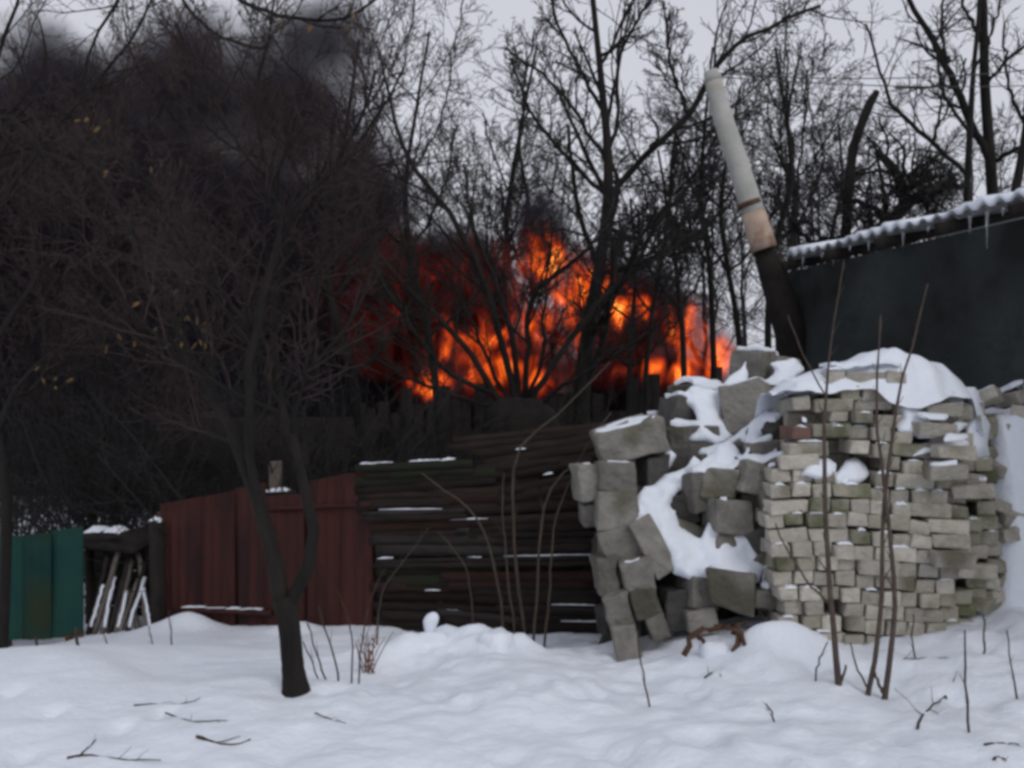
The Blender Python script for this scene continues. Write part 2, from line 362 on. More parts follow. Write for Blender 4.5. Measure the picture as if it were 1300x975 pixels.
while True:
    zc = z0+row*.0868+BH/2
    py = HY+(CAMZ-zc)*FPX/5.72
    if py < 470: break
    pl = lerp(py, [440,470,500,560,600,640,700,760,810], [1120,1030,1012,1010,985,978,982,988,992])
    pr = lerp(py, [440,470,490,530,580,620,680,730,770,810], [1185,1232,1243,1256,1270,1278,1282,1276,1255,1240])
    yf = 5.64+max(0, row-8)*.022+row*.004
    x = (pl-CX)/FPX*yf+random.uniform(-.035,.03); xe = (pr-CX)/FPX*yf
    loose = .25 if py > 600 else (1.0 if py < 560 else .6)
    zw = .006*math.sin(row*1.7)
    while x < xe-.06:
        u = (x-(pl-CX)/FPX*yf)/max(.1, xe-(pl-CX)/FPX*yf)
        kind = 's' if random.random() < (.14 if py > 590 else .3) and u < .85 else 'h'
        w = BL if kind == 's' else BW
        bulge = -.05*math.sin(math.pi*min(1, u*1.1))+.16*max(0, u-.72)**1*2.2
        ry = (0 if kind == 'h' else 0)
        yy = yf+bulge+random.uniform(-.02, .02)*(1+loose)
        if kind == 's' and random.random() < .25: yy -= .02
        yc = yy+(BL/2 if kind == 'h' else BW/2)
        skip = random.random() < (.03 if loose < .3 else .10)
        if py < 500 and not (1040 < CX+(x+w/2)*FPX/yf < 1145 and py > 478): skip = True
        # snowy notches seen in the photograph
        ppx = CX+(x+w/2)*FPX/yf
        if (1065 < ppx < 1105 and 585 < py < 612) or (1150 < ppx < 1175 and 505 < py < 545) : skip = True
        if not skip:
            mat = 'brick'
            if ppx < 1042 and 535 < py < 556: mat = 'brick_red'
            elif u > .72 and random.random() < .6: mat = 'brick_moss'
            elif random.random() < .12: mat = 'brick_moss'
            FACE.append((x+w/2, yc, zc+.020*math.sin(u*6.5+.6)-.045*max(0, u-.55), kind))
            put_brick(x+w/2, yc, zc+zw*math.sin(u*5)+.020*math.sin(u*6.5+.6)-.045*max(0, u-.55)+random.uniform(-.005,.005)*(1+2*loose), kind,
                      (random.uniform(-.05,.05)*(loose+.3), random.uniform(-.03,.03)*(loose+.5)-.06*math.cos(u*6.5+.6)+(.06 if u > .55 else 0),
                       random.uniform(-.10,.10)*(loose+.4)-(.9*max(0, u-.74))), mat); nb += 1
        x += w+random.uniform(.001, .009+.012*loose)
    # packed bricks behind the face, joined
    yb = yf+.27
    layers = 3 if py > 505 else 0
    for L_ in range(layers):
        x = (pl-CX)/FPX*yf+random.uniform(.0,.05)
        while x < xe-.16:
            fillv.append((x+.125, yb+.06+L_*.127, zc)); x += .257
    row += 1
fb = []
base_b = block_mesh('tmp', (BL, BW, BH), .008, 0, .004)
bv = np.empty(len(base_b.vertices)*3); base_b.vertices.foreach_get('co', bv); bv = bv.reshape(-1, 3)
bm = bmesh.new()
for (x, y, z) in fillv:
    bmesh.ops.create_cube(bm, size=1, matrix=Matrix.Translation((x+random.uniform(-.01,.01), y+random.uniform(-.008,.008), z)) @ Matrix.Rotation(random.uniform(-.03,.03), 4, 'Z') @ Matrix.Diagonal((BL*.99, BW, BH, 1)))
me = bpy.data.meshes.new('packed_bricks'); bm.to_mesh(me); bm.free()
collect('stack', Matrix(), me)
o = link('packed_bricks', me, M['brick'], stack); o['kind'] = 'stuff'
# bricks slumped at the right end and half buried
for k in range(60):
    px = random.uniform(1236, 1325); py = random.uniform(498, 780)
    D = 5.74+random.uniform(-.02, .12)+(780-py)*.0014; p = P(px, py, D)
    put_brick(p[0], p[1], p[2], random.choice('hs'), (random.uniform(-.5,.5), random.uniform(-.4,.4), random.uniform(-1.5,1.5)), random.choice(['brick_moss','brick']))
for (px, py, D, k_, rz) in [(1205,600,5.52,'s',.1),(1215,575,5.6,'s',.08),(1190,545,5.68,'s',.05),(1215,712,5.5,'s',.05),(1200,520,5.8,'s',.1),(1240,625,5.62,'s',-.35)]:
    p = P(px, py, D); put_brick(p[0], p[1]+.05, p[2], k_, (random.uniform(-.06,.06), random.uniform(-.08,.08), rz))
# ------------------------------------------------------------------ rubble heap
heap = thing('block_heap', 'heap of grey concrete blocks with snow, left of the brick stack', 'rubble heap', P(860, 826, 6.1))
HL = Vector(heap.location)
def put_block(px, py, w, h, D, roll=0, yaw=0, pitch=0, dep=.28, mat='block', seed=None):
    """block whose face centre is seen at px,py, w x h pixels across"""
    s = D/FPX; dims = (w*s, dep, h*s); seed = seed if seed is not None else int(px*7+py)
    me = block_mesh('block', dims, .010, 2, min(dims)*.12, seed); me['local'] = 1; me.materials.append(M[mat])
    p = Vector(P(px, py, D))+Vector((0, dep/2, 0))
    o = bpy.data.objects.new('block', me); C.objects.link(o); o.parent = heap
    o.location = p-HL; o.rotation_euler = (math.radians(pitch), math.radians(-roll), math.radians(yaw))
    collect('heap', Matrix.Translation(p) @ o.rotation_euler.to_matrix().to_4x4(), me)
    return o
BL_ = [ # px,py,w,h,D,roll,yaw,pitch,dep,mat   (roll>0 turns anticlockwise in the picture)
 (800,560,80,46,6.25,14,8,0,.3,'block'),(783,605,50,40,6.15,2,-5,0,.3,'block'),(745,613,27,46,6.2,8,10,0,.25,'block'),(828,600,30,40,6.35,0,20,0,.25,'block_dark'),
 (785,648,56,42,6.1,4,0,0,.3,'block'),(748,656,20,32,6.25,5,0,0,.25,'block'),(790,690,54,46,6.05,12,0,0,.3,'block'),(832,700,36,76,5.98,27,0,-10,.3,'block'),
 (772,732,32,42,6.0,6,0,0,.28,'block'),(812,730,40,44,5.92,14,0,0,.28,'block'),(788,776,34,46,5.92,12,0,0,.28,'block'),(824,770,36,38,5.88,14,0,0,.28,'block'),
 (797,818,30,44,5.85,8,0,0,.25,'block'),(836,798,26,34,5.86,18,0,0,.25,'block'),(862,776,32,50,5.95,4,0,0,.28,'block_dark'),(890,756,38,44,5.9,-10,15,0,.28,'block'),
 (936,757,64,46,5.76,-6,-8,-8,.3,'block'),(892,792,40,30,5.86,5,0,0,.25,'block'),(976,762,38,24,5.8,0,0,0,.25,'block'),(955,728,70,22,5.95,35,0,0,.25,'block'),
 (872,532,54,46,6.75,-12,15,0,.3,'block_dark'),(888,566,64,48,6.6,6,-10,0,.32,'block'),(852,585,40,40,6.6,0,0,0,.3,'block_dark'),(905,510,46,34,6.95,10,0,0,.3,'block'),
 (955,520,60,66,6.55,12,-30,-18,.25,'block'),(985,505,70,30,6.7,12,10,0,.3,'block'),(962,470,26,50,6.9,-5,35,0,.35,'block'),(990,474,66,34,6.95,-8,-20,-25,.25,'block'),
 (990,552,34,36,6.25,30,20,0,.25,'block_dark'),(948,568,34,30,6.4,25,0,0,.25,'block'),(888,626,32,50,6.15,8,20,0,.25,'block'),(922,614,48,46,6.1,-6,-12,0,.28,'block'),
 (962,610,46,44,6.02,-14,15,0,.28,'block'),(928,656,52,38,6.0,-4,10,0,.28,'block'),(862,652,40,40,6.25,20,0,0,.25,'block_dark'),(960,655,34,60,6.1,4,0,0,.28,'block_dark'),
 (968,690,30,34,5.98,20,0,0,.25,'block_dark'),(910,585,40,24,6.35,8,0,0,.25,'block'),(880,500,34,26,7.1,15,30,0,.3,'block'),(845,545,30,30,6.9,0,30,0,.3,'block_dark'),
 (1000,600,30,34,5.9,-10,0,0,.25,'block'),(985,640,26,30,5.9,4,0,0,.25,'block'),(1002,700,22,26,5.85,0,0,0,.22,'block'),(975,575,44,30,6.15,10,0,0,.25,'block'),
 (925,540,40,36,6.75,5,0,0,.3,'block'),(840,660,40,30,6.3,-35,0,0,.25,'block'),(905,720,60,40,6.05,-20,0,-25,.3,'block'),(870,690,60,40,6.12,-22,0,-25,.3,'block'),
 (940,700,60,40,6.02,-10,0,-25,.3,'block'),(835,625,40,34,6.35,-20,0,-20,.3,'block'),
]
for a in BL_: put_block(*a[:5], roll=a[5], yaw=a[6], pitch=a[7], dep=a[8], mat=a[9])
# the heap's inside, joined
bm = bmesh.new(); rr = random.Random(3)
for k in range(240):
    px = rr.uniform(770, 1000); u = rr.random()
    pytop = np.interp(px, [770,830,900,960,1000], [590,580,530,490,490])
    py = pytop+35+u*(800-pytop); D = 6.32+(800-py)*.0022+rr.uniform(.08,.6); p = P(px, py, D)
    s = Vector((rr.uniform(.12,.3), rr.uniform(.12,.28), rr.uniform(.12,.2)))
    bmesh.ops.create_cube(bm, size=1, matrix=Matrix.Translation(p) @ Euler((rr.uniform(-.4,.4), rr.uniform(-.4,.4), rr.uniform(-1.5,1.5))).to_matrix().to_4x4() @ Matrix.Diagonal((*s, 1)))
me = bpy.data.meshes.new('rubble_fill'); bm.to_mesh(me); bm.free(); collect('heap', Matrix(), me)
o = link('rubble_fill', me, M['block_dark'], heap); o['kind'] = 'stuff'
snow_over('stack', 1.45, 3.5, 5.35, 6.9, .015, .022, 4, stack, seed=4,
          keep=lambda X, Y, S: np.where((X > 2.85), 1.9, np.where(S > 1.15, 2.0, 1.1)))
snow_over('heap', .45, 2.0, 5.6, 7.6, .015, .03, 5, heap, seed=12, keep=lambda X, Y, S: np.where(X < .95, .12, 1.2))
def snow_patch(poly, Df, parent, step=2.5, back=.05, bulge=.006, seed=0, soft=10., grow=4.):
    """drift of snow lying on a slope; its edges round off into what it lies on"""
    pl = np.array(poly, float); c_ = pl.mean(0); r_ = np.random.default_rng(seed+50); q_ = []
    for i in range(len(pl)):
        a_, b_ = pl[i], pl[(i+1) % len(pl)]; k_ = max(1, int(np.hypot(*(b_-a_))/9))
        for j in range(k_):
            w_ = a_+(b_-a_)*j/k_; q_.append(w_+(w_-c_)/(np.hypot(*(w_-c_))+1e-6)*grow+r_.normal(0, 2.2, 2))
    pl = np.array(q_); m_ = len(pl)
    gx_ = np.arange(pl[:, 0].min()-step, pl[:, 0].max()+2*step, step); gy_ = np.arange(pl[:, 1].min()-step, pl[:, 1].max()+2*step, step)
    X, Y = np.meshgrid(gx_, gy_, indexing='ij'); ins = np.zeros(X.shape, bool); dist = np.full(X.shape, 1e9); NX = X.copy(); NY = Y.copy()
    for i in range(m_):
        (ax, ay), (bx_, by_) = pl[i], pl[(i+1) % m_]
        c = ((ay > Y) != (by_ > Y)) & (X < (bx_-ax)*(Y-ay)/((by_-ay) if by_ != ay else 1e-9)+ax); ins ^= c
        tt = np.clip(((X-ax)*(bx_-ax)+(Y-ay)*(by_-ay))/((bx_-ax)**2+(by_-ay)**2+1e-9), 0, 1); qx = ax+tt*(bx_-ax); qy = ay+tt*(by_-ay)
        d = np.hypot(X-qx, Y-qy); k_ = d < dist; dist = np.where(k_, d, dist); NX = np.where(k_, qx, NX); NY = np.where(k_, qy, NY)
    e = np.where(ins, np.clip(dist/soft, 0, 1), 0); XX = np.where(ins, X, NX); YY = np.where(ins, Y, NY)
    D = Df(XX, YY)+back*(1-np.sqrt(1-(1-e)**2))**1.0-bulge*(1-(1-e)**2)+.045*vnoise(XX/60, YY/60, .45, seed+3)+.018*vnoise(XX/60, YY/60, .16, seed+5)
    near = ins | (dist < step*1.5); ok = near[:-1, :-1] & near[1:, :-1] & near[:-1, 1:] & near[1:, 1:] & (ins[:-1, :-1] | ins[1:, :-1] | ins[:-1, 1:] | ins[1:, 1:])
    Pn = np.stack([(XX-CX)/FPX*D, D, CAMZ-(YY-HY)/FPX*D], -1); n2 = len(gy_); I = (np.arange(len(gx_)-1)[:, None]*n2+np.arange(n2-1)[None])[ok]
    me = mesh_np('snow_drift', Pn.reshape(-1, 3), np.stack([I, I+1, I+n2+1, I+n2], 1)); bm = bmesh.new(); bm.from_mesh(me)
    bmesh.ops.delete(bm, geom=[v for v in bm.verts if not v.link_faces], context='VERTS'); bmesh.ops.remove_doubles(bm, verts=bm.verts[:], dist=.0008)
    for _ in range(2): bmesh.ops.smooth_vert(bm, verts=bm.verts[:], factor=.5, use_axis_x=True, use_axis_y=True, use_axis_z=True)
    bm.to_mesh(me); bm.free(); return link('snow_drift', me, M['snow'], parent, smooth=True)
up_ = lambda x, y: 5.84+(740-y)*.0036
lo_ = lambda x, y: 5.86+(740-y)*.0026
md_ = lambda x, y: 6.08+(600-y)*.0042
snow_patch([(804,646),(815,632),(838,618),(862,606),(882,590),(900,606),(884,622),(866,632),(856,642),(874,668),(888,674),(898,655),(912,648),(920,668),(945,680),(958,700),(968,716),(955,735),(925,746),(900,738),(870,725),(850,700),(830,672)], lambda x, y: lo_(x, y)+.03, heap, seed=1, grow=9)
snow_patch([(858,512),(880,492),(905,496),(920,504),(913,530),(932,534),(933,556),(905,561),(876,553),(890,530),(884,520)], lambda x, y: up_(x, y)+.05, heap, seed=2)
snow_patch([(912,496),(930,480),(944,458),(948,494),(932,508)], up_, heap, seed=3)
snow_patch([(945,506),(975,490),(1000,486),(1022,468),(1012,458),(975,462),(985,476),(962,490)], lambda x, y: up_(x, y)+.0, heap, seed=4)
snow_patch([(948,560),(958,538),(975,522),(998,510),(1016,512),(1014,560),(1010,592),(985,598),(972,585),(985,566),(1000,550),(992,540),(976,552),(974,570),(958,576)], md_, heap, seed=5, soft=12)
snow_patch([(880,592),(905,574),(926,563),(945,580),(975,590),(1012,584),(1012,600),(985,606),(962,600),(948,610),(938,596),(905,602),(890,606)], lambda x, y: md_(x, y)+.07, heap, seed=6, soft=12)
snow_patch([(962,752),(975,722),(984,698),(994,704),(994,742),(984,750)], lambda x, y: 5.86+(750-y)*.001, heap, seed=7, soft=10)
snow_patch([(970,630),(980,632),(988,650),(986,684),(976,676),(972,655)], lambda x, y: 5.95+0*x, heap, seed=8, soft=9)
snow_patch([(836,585),(846,574),(858,580),(850,594)], lambda x, y: 6.4+0*x, heap, seed=9, soft=8)
# a dusting along brick ledges
for k in range(95):
    o_ = random.choice(FACE) if k % 2 else random.choice([f_ for f_ in FACE if f_[2] > .85]); w_ = (BL if o_[3] == 's' else BW)*.42; yfr = o_[1]-(BW if o_[3] == 's' else BL)/2
    LATE.append((o_[0]-w_*random.uniform(.3,1), o_[0]+w_*random.uniform(.3,1), yfr+.022, o_[2]+BH/2+.001, k))
# stack: cap, side slope, snow in the notches
def dome(name, xs, ys, Z, parent, keep=None):
    X, Y = np.meshgrid(xs, ys, indexing='ij'); n2 = len(ys); I = np.arange(len(xs)-1)[:, None]*n2+np.arange(n2-1)[None]; I = I.ravel() if keep is None else I[keep[:-1, :-1] | keep[1:, :-1]]
    return link(name, mesh_np(name, np.stack([X, Y, Z], -1).reshape(-1, 3), np.stack([I, I+n2, I+n2+1, I+1], 1)), M['snow'], parent, smooth=True)
sstep = lambda v: np.clip(v, 0, 1)**2*(3-2*np.clip(v, 0, 1))
xs = np.linspace(1.66, 2.93, 110); tg = np.r_[np.linspace(-.12, 1, 34), np.linspace(1.1, 3.1, 22)]; X, TG = np.meshgrid(xs, tg, indexing='ij'); pxx = CX+X*FPX/5.8
front = np.interp(pxx, [1000,1050,1110,1150,1165,1205,1235,1260], [5.83,5.85,5.87,5.80,5.79,5.82,5.84,5.88])+.035*vnoise(X, X*0, .2, 61)+.02*vnoise(X, X*0, .09, 62)
Y = front+.30*TG; v_ = np.clip(TG, -.12, 1)
crest = CAMZ+(HY-np.interp(pxx, [1000,1022,1060,1110,1135,1158,1182,1200,1222,1240,1256], [500,481,469,457,447,442,450,457,462,480,520]))*6.05/FPX
prof = np.where(v_ > 0, 1-(1-np.clip(v_, 0, 1))**2.4, v_*2.2)
low = np.interp(pxx, [1000,1050,1110,1150,1205,1250], [1.50,1.545,1.55,1.50,1.51,1.48])+.02*vnoise(X, X*0, .13, 65)
Zc = low+(crest-low)*prof+.012*vnoise(X, Y, .17, 63)+.008*vnoise(X, Y, .07, 64)-.5*sstep((Y-6.3)/.45)-.25*sstep((X-2.84)/.08)
n2 = len(tg); I = (np.arange(len(xs)-1)[:, None]*n2+np.arange(n2-1)[None]).ravel()
link('snow_cap', mesh_np('snow_cap', np.stack([X, Y, Zc], -1).reshape(-1, 3), np.stack([I, I+n2, I+n2+1, I+1], 1)), M['snow'], stack, smooth=True)
xs = np.linspace(2.62, 3.5, 90); ys = np.linspace(5.45, 6.6, 100); X, Y = np.meshgrid(xs, ys, indexing='ij')
ht = np.interp(X, [2.62,2.9,3.02,3.12,3.25,3.5], [-.2,.15,1.0,1.45,1.52,1.5])
Zd = -.12+ht*sstep((Y-5.5-.05*vnoise(X, Y, .5, 70))/.62)+.04*vnoise(X, Y, .22, 71)+.02*vnoise(X, Y, .08, 72)
dome('snow_drift', xs, ys, Zd, stack)
snow_patch([(1218,496),(1240,496),(1250,530),(1254,574),(1240,588),(1228,572),(1230,530)], lambda x, y: 5.80+(590-y)*.0015+(x-1216)*.002, stack, seed=12)
snow_patch([(1056,616),(1060,604),(1072,588),(1082,578),(1094,590),(1102,606),(1076,615)], lambda x, y: 5.70+(616-y)*.004, stack, seed=13)
snow_patch([(1144,548),(1148,520),(1160,506),(1178,512),(1172,530),(1192,538),(1222,536),(1222,546),(1180,552)], lambda x, y: 5.75+(550-y)*.003, stack, seed=14)
snow_patch([(1164,578),(1176,564),(1222,554),(1232,562),(1222,570),(1185,576)], lambda x, y: 5.66+(580-y)*.004, stack, seed=15)
snow_patch([(1018,604),(1028,594),(1048,582),(1058,590),(1056,604),(1036,606)], lambda x, y: 5.70+(606-y)*.004, stack, seed=16)

# ------------------------------------------------------------------ shed at the right
A_, B_ = P(1000, 330, 8.8), P(1300, 251, 6.1); ez = (A_[2]+B_[2])/2; A_[2] = B_[2] = ez
dirw = norm((B_-A_)*np.array((1,1,0))); outw = np.array((dirw[1], -dirw[0], 0))        # towards the viewer's left
if outw[0] > 0: outw = -outw
shed = thing('shed', 'dark plastered shed with snowy corrugated roof and icicles, behind the brick stack', 'shed', (A_[0], A_[1], -.3))
inw = -outw; LEN = 6.2
def slab(name, pts_bottom, z0_, z1_, mat, parent):
    n = len(pts_bottom); vs_ = [(*p[:2], z0_) for p in pts_bottom]+[(*p[:2], z1_) for p in pts_bottom]
    bm = bmesh.new(); vv = [bm.verts.new(v) for v in vs_]
    bm.faces.new(vv[:n][::-1]); bm.faces.new(vv[n:])
    for i in range(n): bm.faces.new((vv[i], vv[(i+1) % n], vv[n+(i+1) % n], vv[n+i]))
    bmesh.ops.recalc_face_normals(bm, faces=bm.faces[:])
    me = bpy.data.meshes.new(name); bm.to_mesh(me); bm.free(); return link(name, me, mat, parent)
w0 = A_+inw*.10-dirw*.22; w1 = w0+dirw*LEN
slab('wall', [w0, w1, w1+inw*.22, w0+inw*.22], -.6, ez-.10, M['shed_wall'], shed)
slab('wall', [w0+inw*.23, w0+inw*3.2, w0+inw*3.2+dirw*.22, w0+inw*.23+dirw*.22], -.6, ez-.12, M['shed_wall'], shed)
for k in range(9):                                                            # rafter ends under the eave
    c = w0+dirw*(.3+k*.68); a = c+outw*.2+np.array((0,0,ez-.075)); b = c+inw*.9+np.array((0,0,ez+.16)); a[2] = ez-.085; b[2] = ez+.17
    link('rafter', plank_mesh('rafter', a, b, .09, .05, 2, .002), M['dark_wood'], shed)
# corrugated sheets
def corr_sheet(name, s0, s1, mat, zoff, th=.008, pitch=.15, amp=.024, depth=1.9, rise=.34, over=0., jit=0.):
    n = int((s1-s0)/pitch*8); ss = np.linspace(s0, s1, n+1); m_ = 6; vs_ = []
    for layer in (0, 1):
        for i, s in enumerate(ss):
            for j in range(m_+1):
                f = j/m_
                p = A_+dirw*s+inw*(f*depth-over); wv = amp*math.sin(2*math.pi*s/pitch)
                z = ez+zoff+rise*f*depth/1.9+wv+(th if layer == 0 else 0)
                if layer == 0 and jit: z += jit*(.5+.5*math.sin(s*9.1+math.sin(s*23))+.7*math.sin(s*5.3+1)+.4*math.sin(s*37+f*5))-wv*.6
                vs_.append((p[0], p[1], z))
    N_ = (n+1)*(m_+1); fs_ = []
    for i in range(n):
        for j in range(m_):
            q = i*(m_+1)+j; fs_.append((q, q+1, q+m_+2, q+m_+1)); fs_.append((N_+q, N_+q+m_+1, N_+q+m_+2, N_+q+1))
        q = i*(m_+1); fs_.append((q, q+m_+1, N_+q+m_+1, N_+q)); q += m_; fs_.append((q, N_+q, N_+q+m_+1, q+m_+1))
    for j in range(m_):
        q = j; fs_.append((q, N_+q, N_+q+1, q+1)); q = n*(m_+1)+j; fs_.append((q, q+1, N_+q+1, N_+q))
    return mesh_np(name, vs_, fs_)
SHEETS = []
for k in range(6):
    SHEETS.append(link('roof_sheet', corr_sheet('roof_sheet', k*1.05-.02, k*1.05+1.04, None, .004*(k % 2), pitch=.15), M['slate'], shed, smooth=True))
link('roof_snow', corr_sheet('roof_snow', -.02, 6.2, None, .03, th=.016, jit=.022, over=.004, depth=1.9), M['snow'], shed, smooth=True)
for k, (s, ln) in enumerate([(.25,.10),(.55,.06),(.72,.14),(.95,.05),(1.2,.09),(1.38,.06),(1.62,.12),(1.9,.05),(2.1,.07),(2.32,.13),(2.48,.26),(2.62,.06),(2.85,.09),(3.1,.12),(3.4,.08)]):
    p = A_+dirw*s+np.array((0,0,-.02)); n = 6
    pts = np.array([[p+np.array((0,0,-ln*i/n)) for i in range(n+1)]]); R = np.linspace(.011, .001, n+1)[None]
    link('icicle', mesh_np('icicle', *tube_arrays(pts, R, 6)), M['ice'], SHEETS[min(5, int(s/1.05))], smooth=True)
# leaning pipe, its dark stub and the wires
pipe = thing('leaning_pipe', 'leaning pale cement pipe with rust-stained lower end, at the shed corner', 'pipe', P(985, 400, 8.75))
def cap_tube(name, pts, rad, sides=14, n=10, jit=0):
    p, r = resample(pts, rad, n, jit); v, f = tube_arrays(p[None], r[None], sides)
    me = mesh_np(name, v, f); bm = bmesh.new(); bm.from_mesh(me)
    bmesh.ops.holes_fill(bm, edges=[e for e in bm.edges if e.is_boundary], sides=0); bmesh.ops.recalc_face_normals(bm, faces=bm.faces[:])
    bm.to_mesh(me); bm.free(); return me
s8 = 8.7/FPX
link('pipe_shaft', cap_tube('pipe_shaft', [P(957,272,8.7), P(936,205,8.75), P(918,150,8.8), P(905,100,8.85)], [14.5*s8, 13.5*s8, 12.5*s8, 11*s8], n=14), M['cement'], pipe, smooth=True)
link('pipe_collar', cap_tube('pipe_collar', [P(970,316,8.7), P(956,270,8.7)], [16.5*s8, 15.3*s8], n=4), M['cement_rust'], pipe, smooth=True)
link('pipe_cap', cap_tube('pipe_cap', [P(906,103,8.85), P(902,90,8.85)], [12.2*s8, 9*s8], n=3), M['cement'], pipe, smooth=True)
link('support_post', cap_tube('support_post', [P(968,312,8.78), P(985,360,8.78), P(1004,430,8.78), P(1012,560,8.78), P(1014,740,8.78)], [.10,.14,.15,.13,.13], 8, 12, .008), M['char'], pipe)
link('clamp', cap_tube('clamp', [P(952,262,8.69), P(950,256,8.69)], [15.2*s8, 15.2*s8], n=2), M['rust'], pipe)
for i, (a, b, sag, lab) in enumerate([((904,92,8.85),(1500,60,9.5),.16,'thin upper cable running right from the pipe top'),((904,97,8.85),(1500,95,11.5),.12,'thin lower cable running right from the pipe top')]):
    pa, pb = P(*a), P(*b); tt = np.linspace(0, 1, 25)[:, None]; pts = pa+(pb-pa)*tt; pts[:, 2] -= (4*tt*(1-tt)*sag)[:, 0]
    v, f = tube_arrays(pts[None], np.full((1, 25), .006), 5); tag(link('cable', mesh_np('cable', v, f), M['wire']), lab, 'cable', 'cables from the pipe')

# ------------------------------------------------------------------ plank fence (horizontal boards)
pf = thing('plank_fence', 'dark fence of horizontal weathered boards with moss and snow, left of the rubble', 'fence', P(610, 810, 7.3))
def fD(px): return 7.62-(px-455)*.00195
def fp(px, py, off=0.): 
    q = P(px, py, fD(px)); q[1] += off; return q
ROWS = [ # px0,py0,px1,py1,height px,mat,offset(m)
 (575,566,765,543,16,'plank',.03),(600,583,765,558,18,'plank',0),(452,598,600,594,20,'plank_moss',-.03),(452,617,640,606,20,'plank_moss',.0),(598,604,765,580,22,'plank',.0),
 (455,636,640,630,20,'plank',.015),(636,628,765,604,22,'plank',-.01),(462,653,590,650,12,'plank_grey',-.04),(560,645,765,630,24,'plank_red',.01),(465,672,640,668,26,'plank_red',.01),
 (600,664,765,655,18,'plank',-.02),(580,678,765,674,14,'plank_grey',.0),(470,694,640,693,20,'plank_grey',.0),(636,692,765,690,20,'plank',.01),
 (478,713,765,709,11,'plank_grey',-.04),(478,729,640,729,22,'plank_moss',.01),(560,738,765,734,20,'plank_red',-.03),(470,750,600,752,24,'plank_red',.0),(598,757,770,756,20,'plank_grey',.01),
 (474,775,640,780,20,'plank',.0),(555,782,660,792,14,'plank_grey',-.05),(630,778,775,776,22,'plank',.0),(474,800,780,800,26,'plank',.02),(700,770,778,772,8,'plank_grey',-.05),(470,820,780,822,24,'plank',.0)]
BOARDS = []
for i, (x0_, y0_, x1_, y1_, h, mt, off) in enumerate(ROWS):
    y0_ += random.uniform(-3,3); y1_ += random.uniform(-3,3); h *= random.uniform(.8,1.15)
    me = plank_mesh('board', fp(x0_, y0_-h*.26, off), fp(x1_, y1_-h*.26+random.uniform(-1.5,1.5), off), h*.0036, .014, 12, .0025, i, taper=random.uniform(.85,1.08))
    BOARDS.append(link('board', me, M[mt], pf))
    me = plank_mesh('board', fp(x0_+random.uniform(-6,14), y0_+h*.28, off+random.uniform(-.02,.02)), fp(x1_+random.uniform(-14,4), y1_+h*.28+random.uniform(-1.5,1.5), off+random.uniform(-.02,.02)), h*.0037, .014, 12, .0025, i+50, taper=random.uniform(.85,1.08))
    link('board', me, M[mt if random.random() < .6 else 'plank'], pf)
for i in range(10):                                            # second skin of boards behind
    link('board', plank_mesh('board', fp(462, 612+i*23, .055), fp(772, 590+i*25, .055), .165, .02, 6, .004, 500+i), M['plank'], pf)
for px in (470, 560, 655, 748):
    q = fp(px, 820, .07); w = fp(px, 590 if px < 600 else 565, .07); link('post', cap_tube('post', [q, w], [.05,.045], 8, 4, .004), M['dark_wood'], pf)
def snow_lump(name, pts, w, h, parent, seed=0):
    """small ridge of snow lying along a ledge"""
    r = np.random.default_rng(seed); p, _ = resample(pts, [1]*len(pts), 14); prof = [(-1,0),(-.8,.6),(0,1),(.8,.6),(1,0)]
    T = norm(p[-1]-p[0]); S = norm(np.cross(T, (0,0,1))); vs_ = []; n = len(p)
    for i in range(n):
        k = max(.08, math.sin(math.pi*(i+.3)/(n-.4)))**.5*r.uniform(.55,1.15)
        for a, b in prof: vs_.append(p[i]+S*a*w*r.uniform(.85,1.1)+np.array((0,0,b*h*k-.004)))
    fs_ = [(i*5+j, i*5+j+1, (i+1)*5+j+1, (i+1)*5+j) for i in range(n-1) for j in range(4)]
    return link(name, mesh_np(name, vs_, fs_), M['snow'], parent, smooth=True)
for (xa, xb, yy, zz, k) in LATE:
    snow_lump('snow_strip', [(xa, yy, zz), ((xa+xb)/2, yy, zz+.002), (xb, yy, zz)], .024, random.uniform(.008,.022), stack, k+700)
for i, (x0_, x1_, y_, y2_, h) in enumerate([(458,478,588,588,.022),(520,560,585,583,.018),(560,578,584,582,.03),(470,500,587,586,.010),(572,620,659,657,.014),(482,562,646,645,.012),(480,500,708,707,.016),
      (640,762,705,703,.014),(590,612,707,706,.012),(690,702,602,600,.02),(560,590,773,776,.02),(700,760,766,767,.012),(712,772,787,788,.014),(540,560,748,748,.012),(655,668,570,569,.018)]):
    snow_lump('snow_strip', [fp(x0_, y_, -.02), fp((x0_+x1_)/2, (y_+y2_)/2, -.02), fp(x1_, y2_, -.02)], .014, h*.75, min(BOARDS, key=lambda o: abs(np.interp((x0_+x1_)/2, [ROWS[BOARDS.index(o)][0], ROWS[BOARDS.index(o)][2]], [ROWS[BOARDS.index(o)][1], ROWS[BOARDS.index(o)][3]])-y_-8)+(0 if ROWS[BOARDS.index(o)][0]-5 <= x0_ <= ROWS[BOARDS.index(o)][2] else 99)), i)
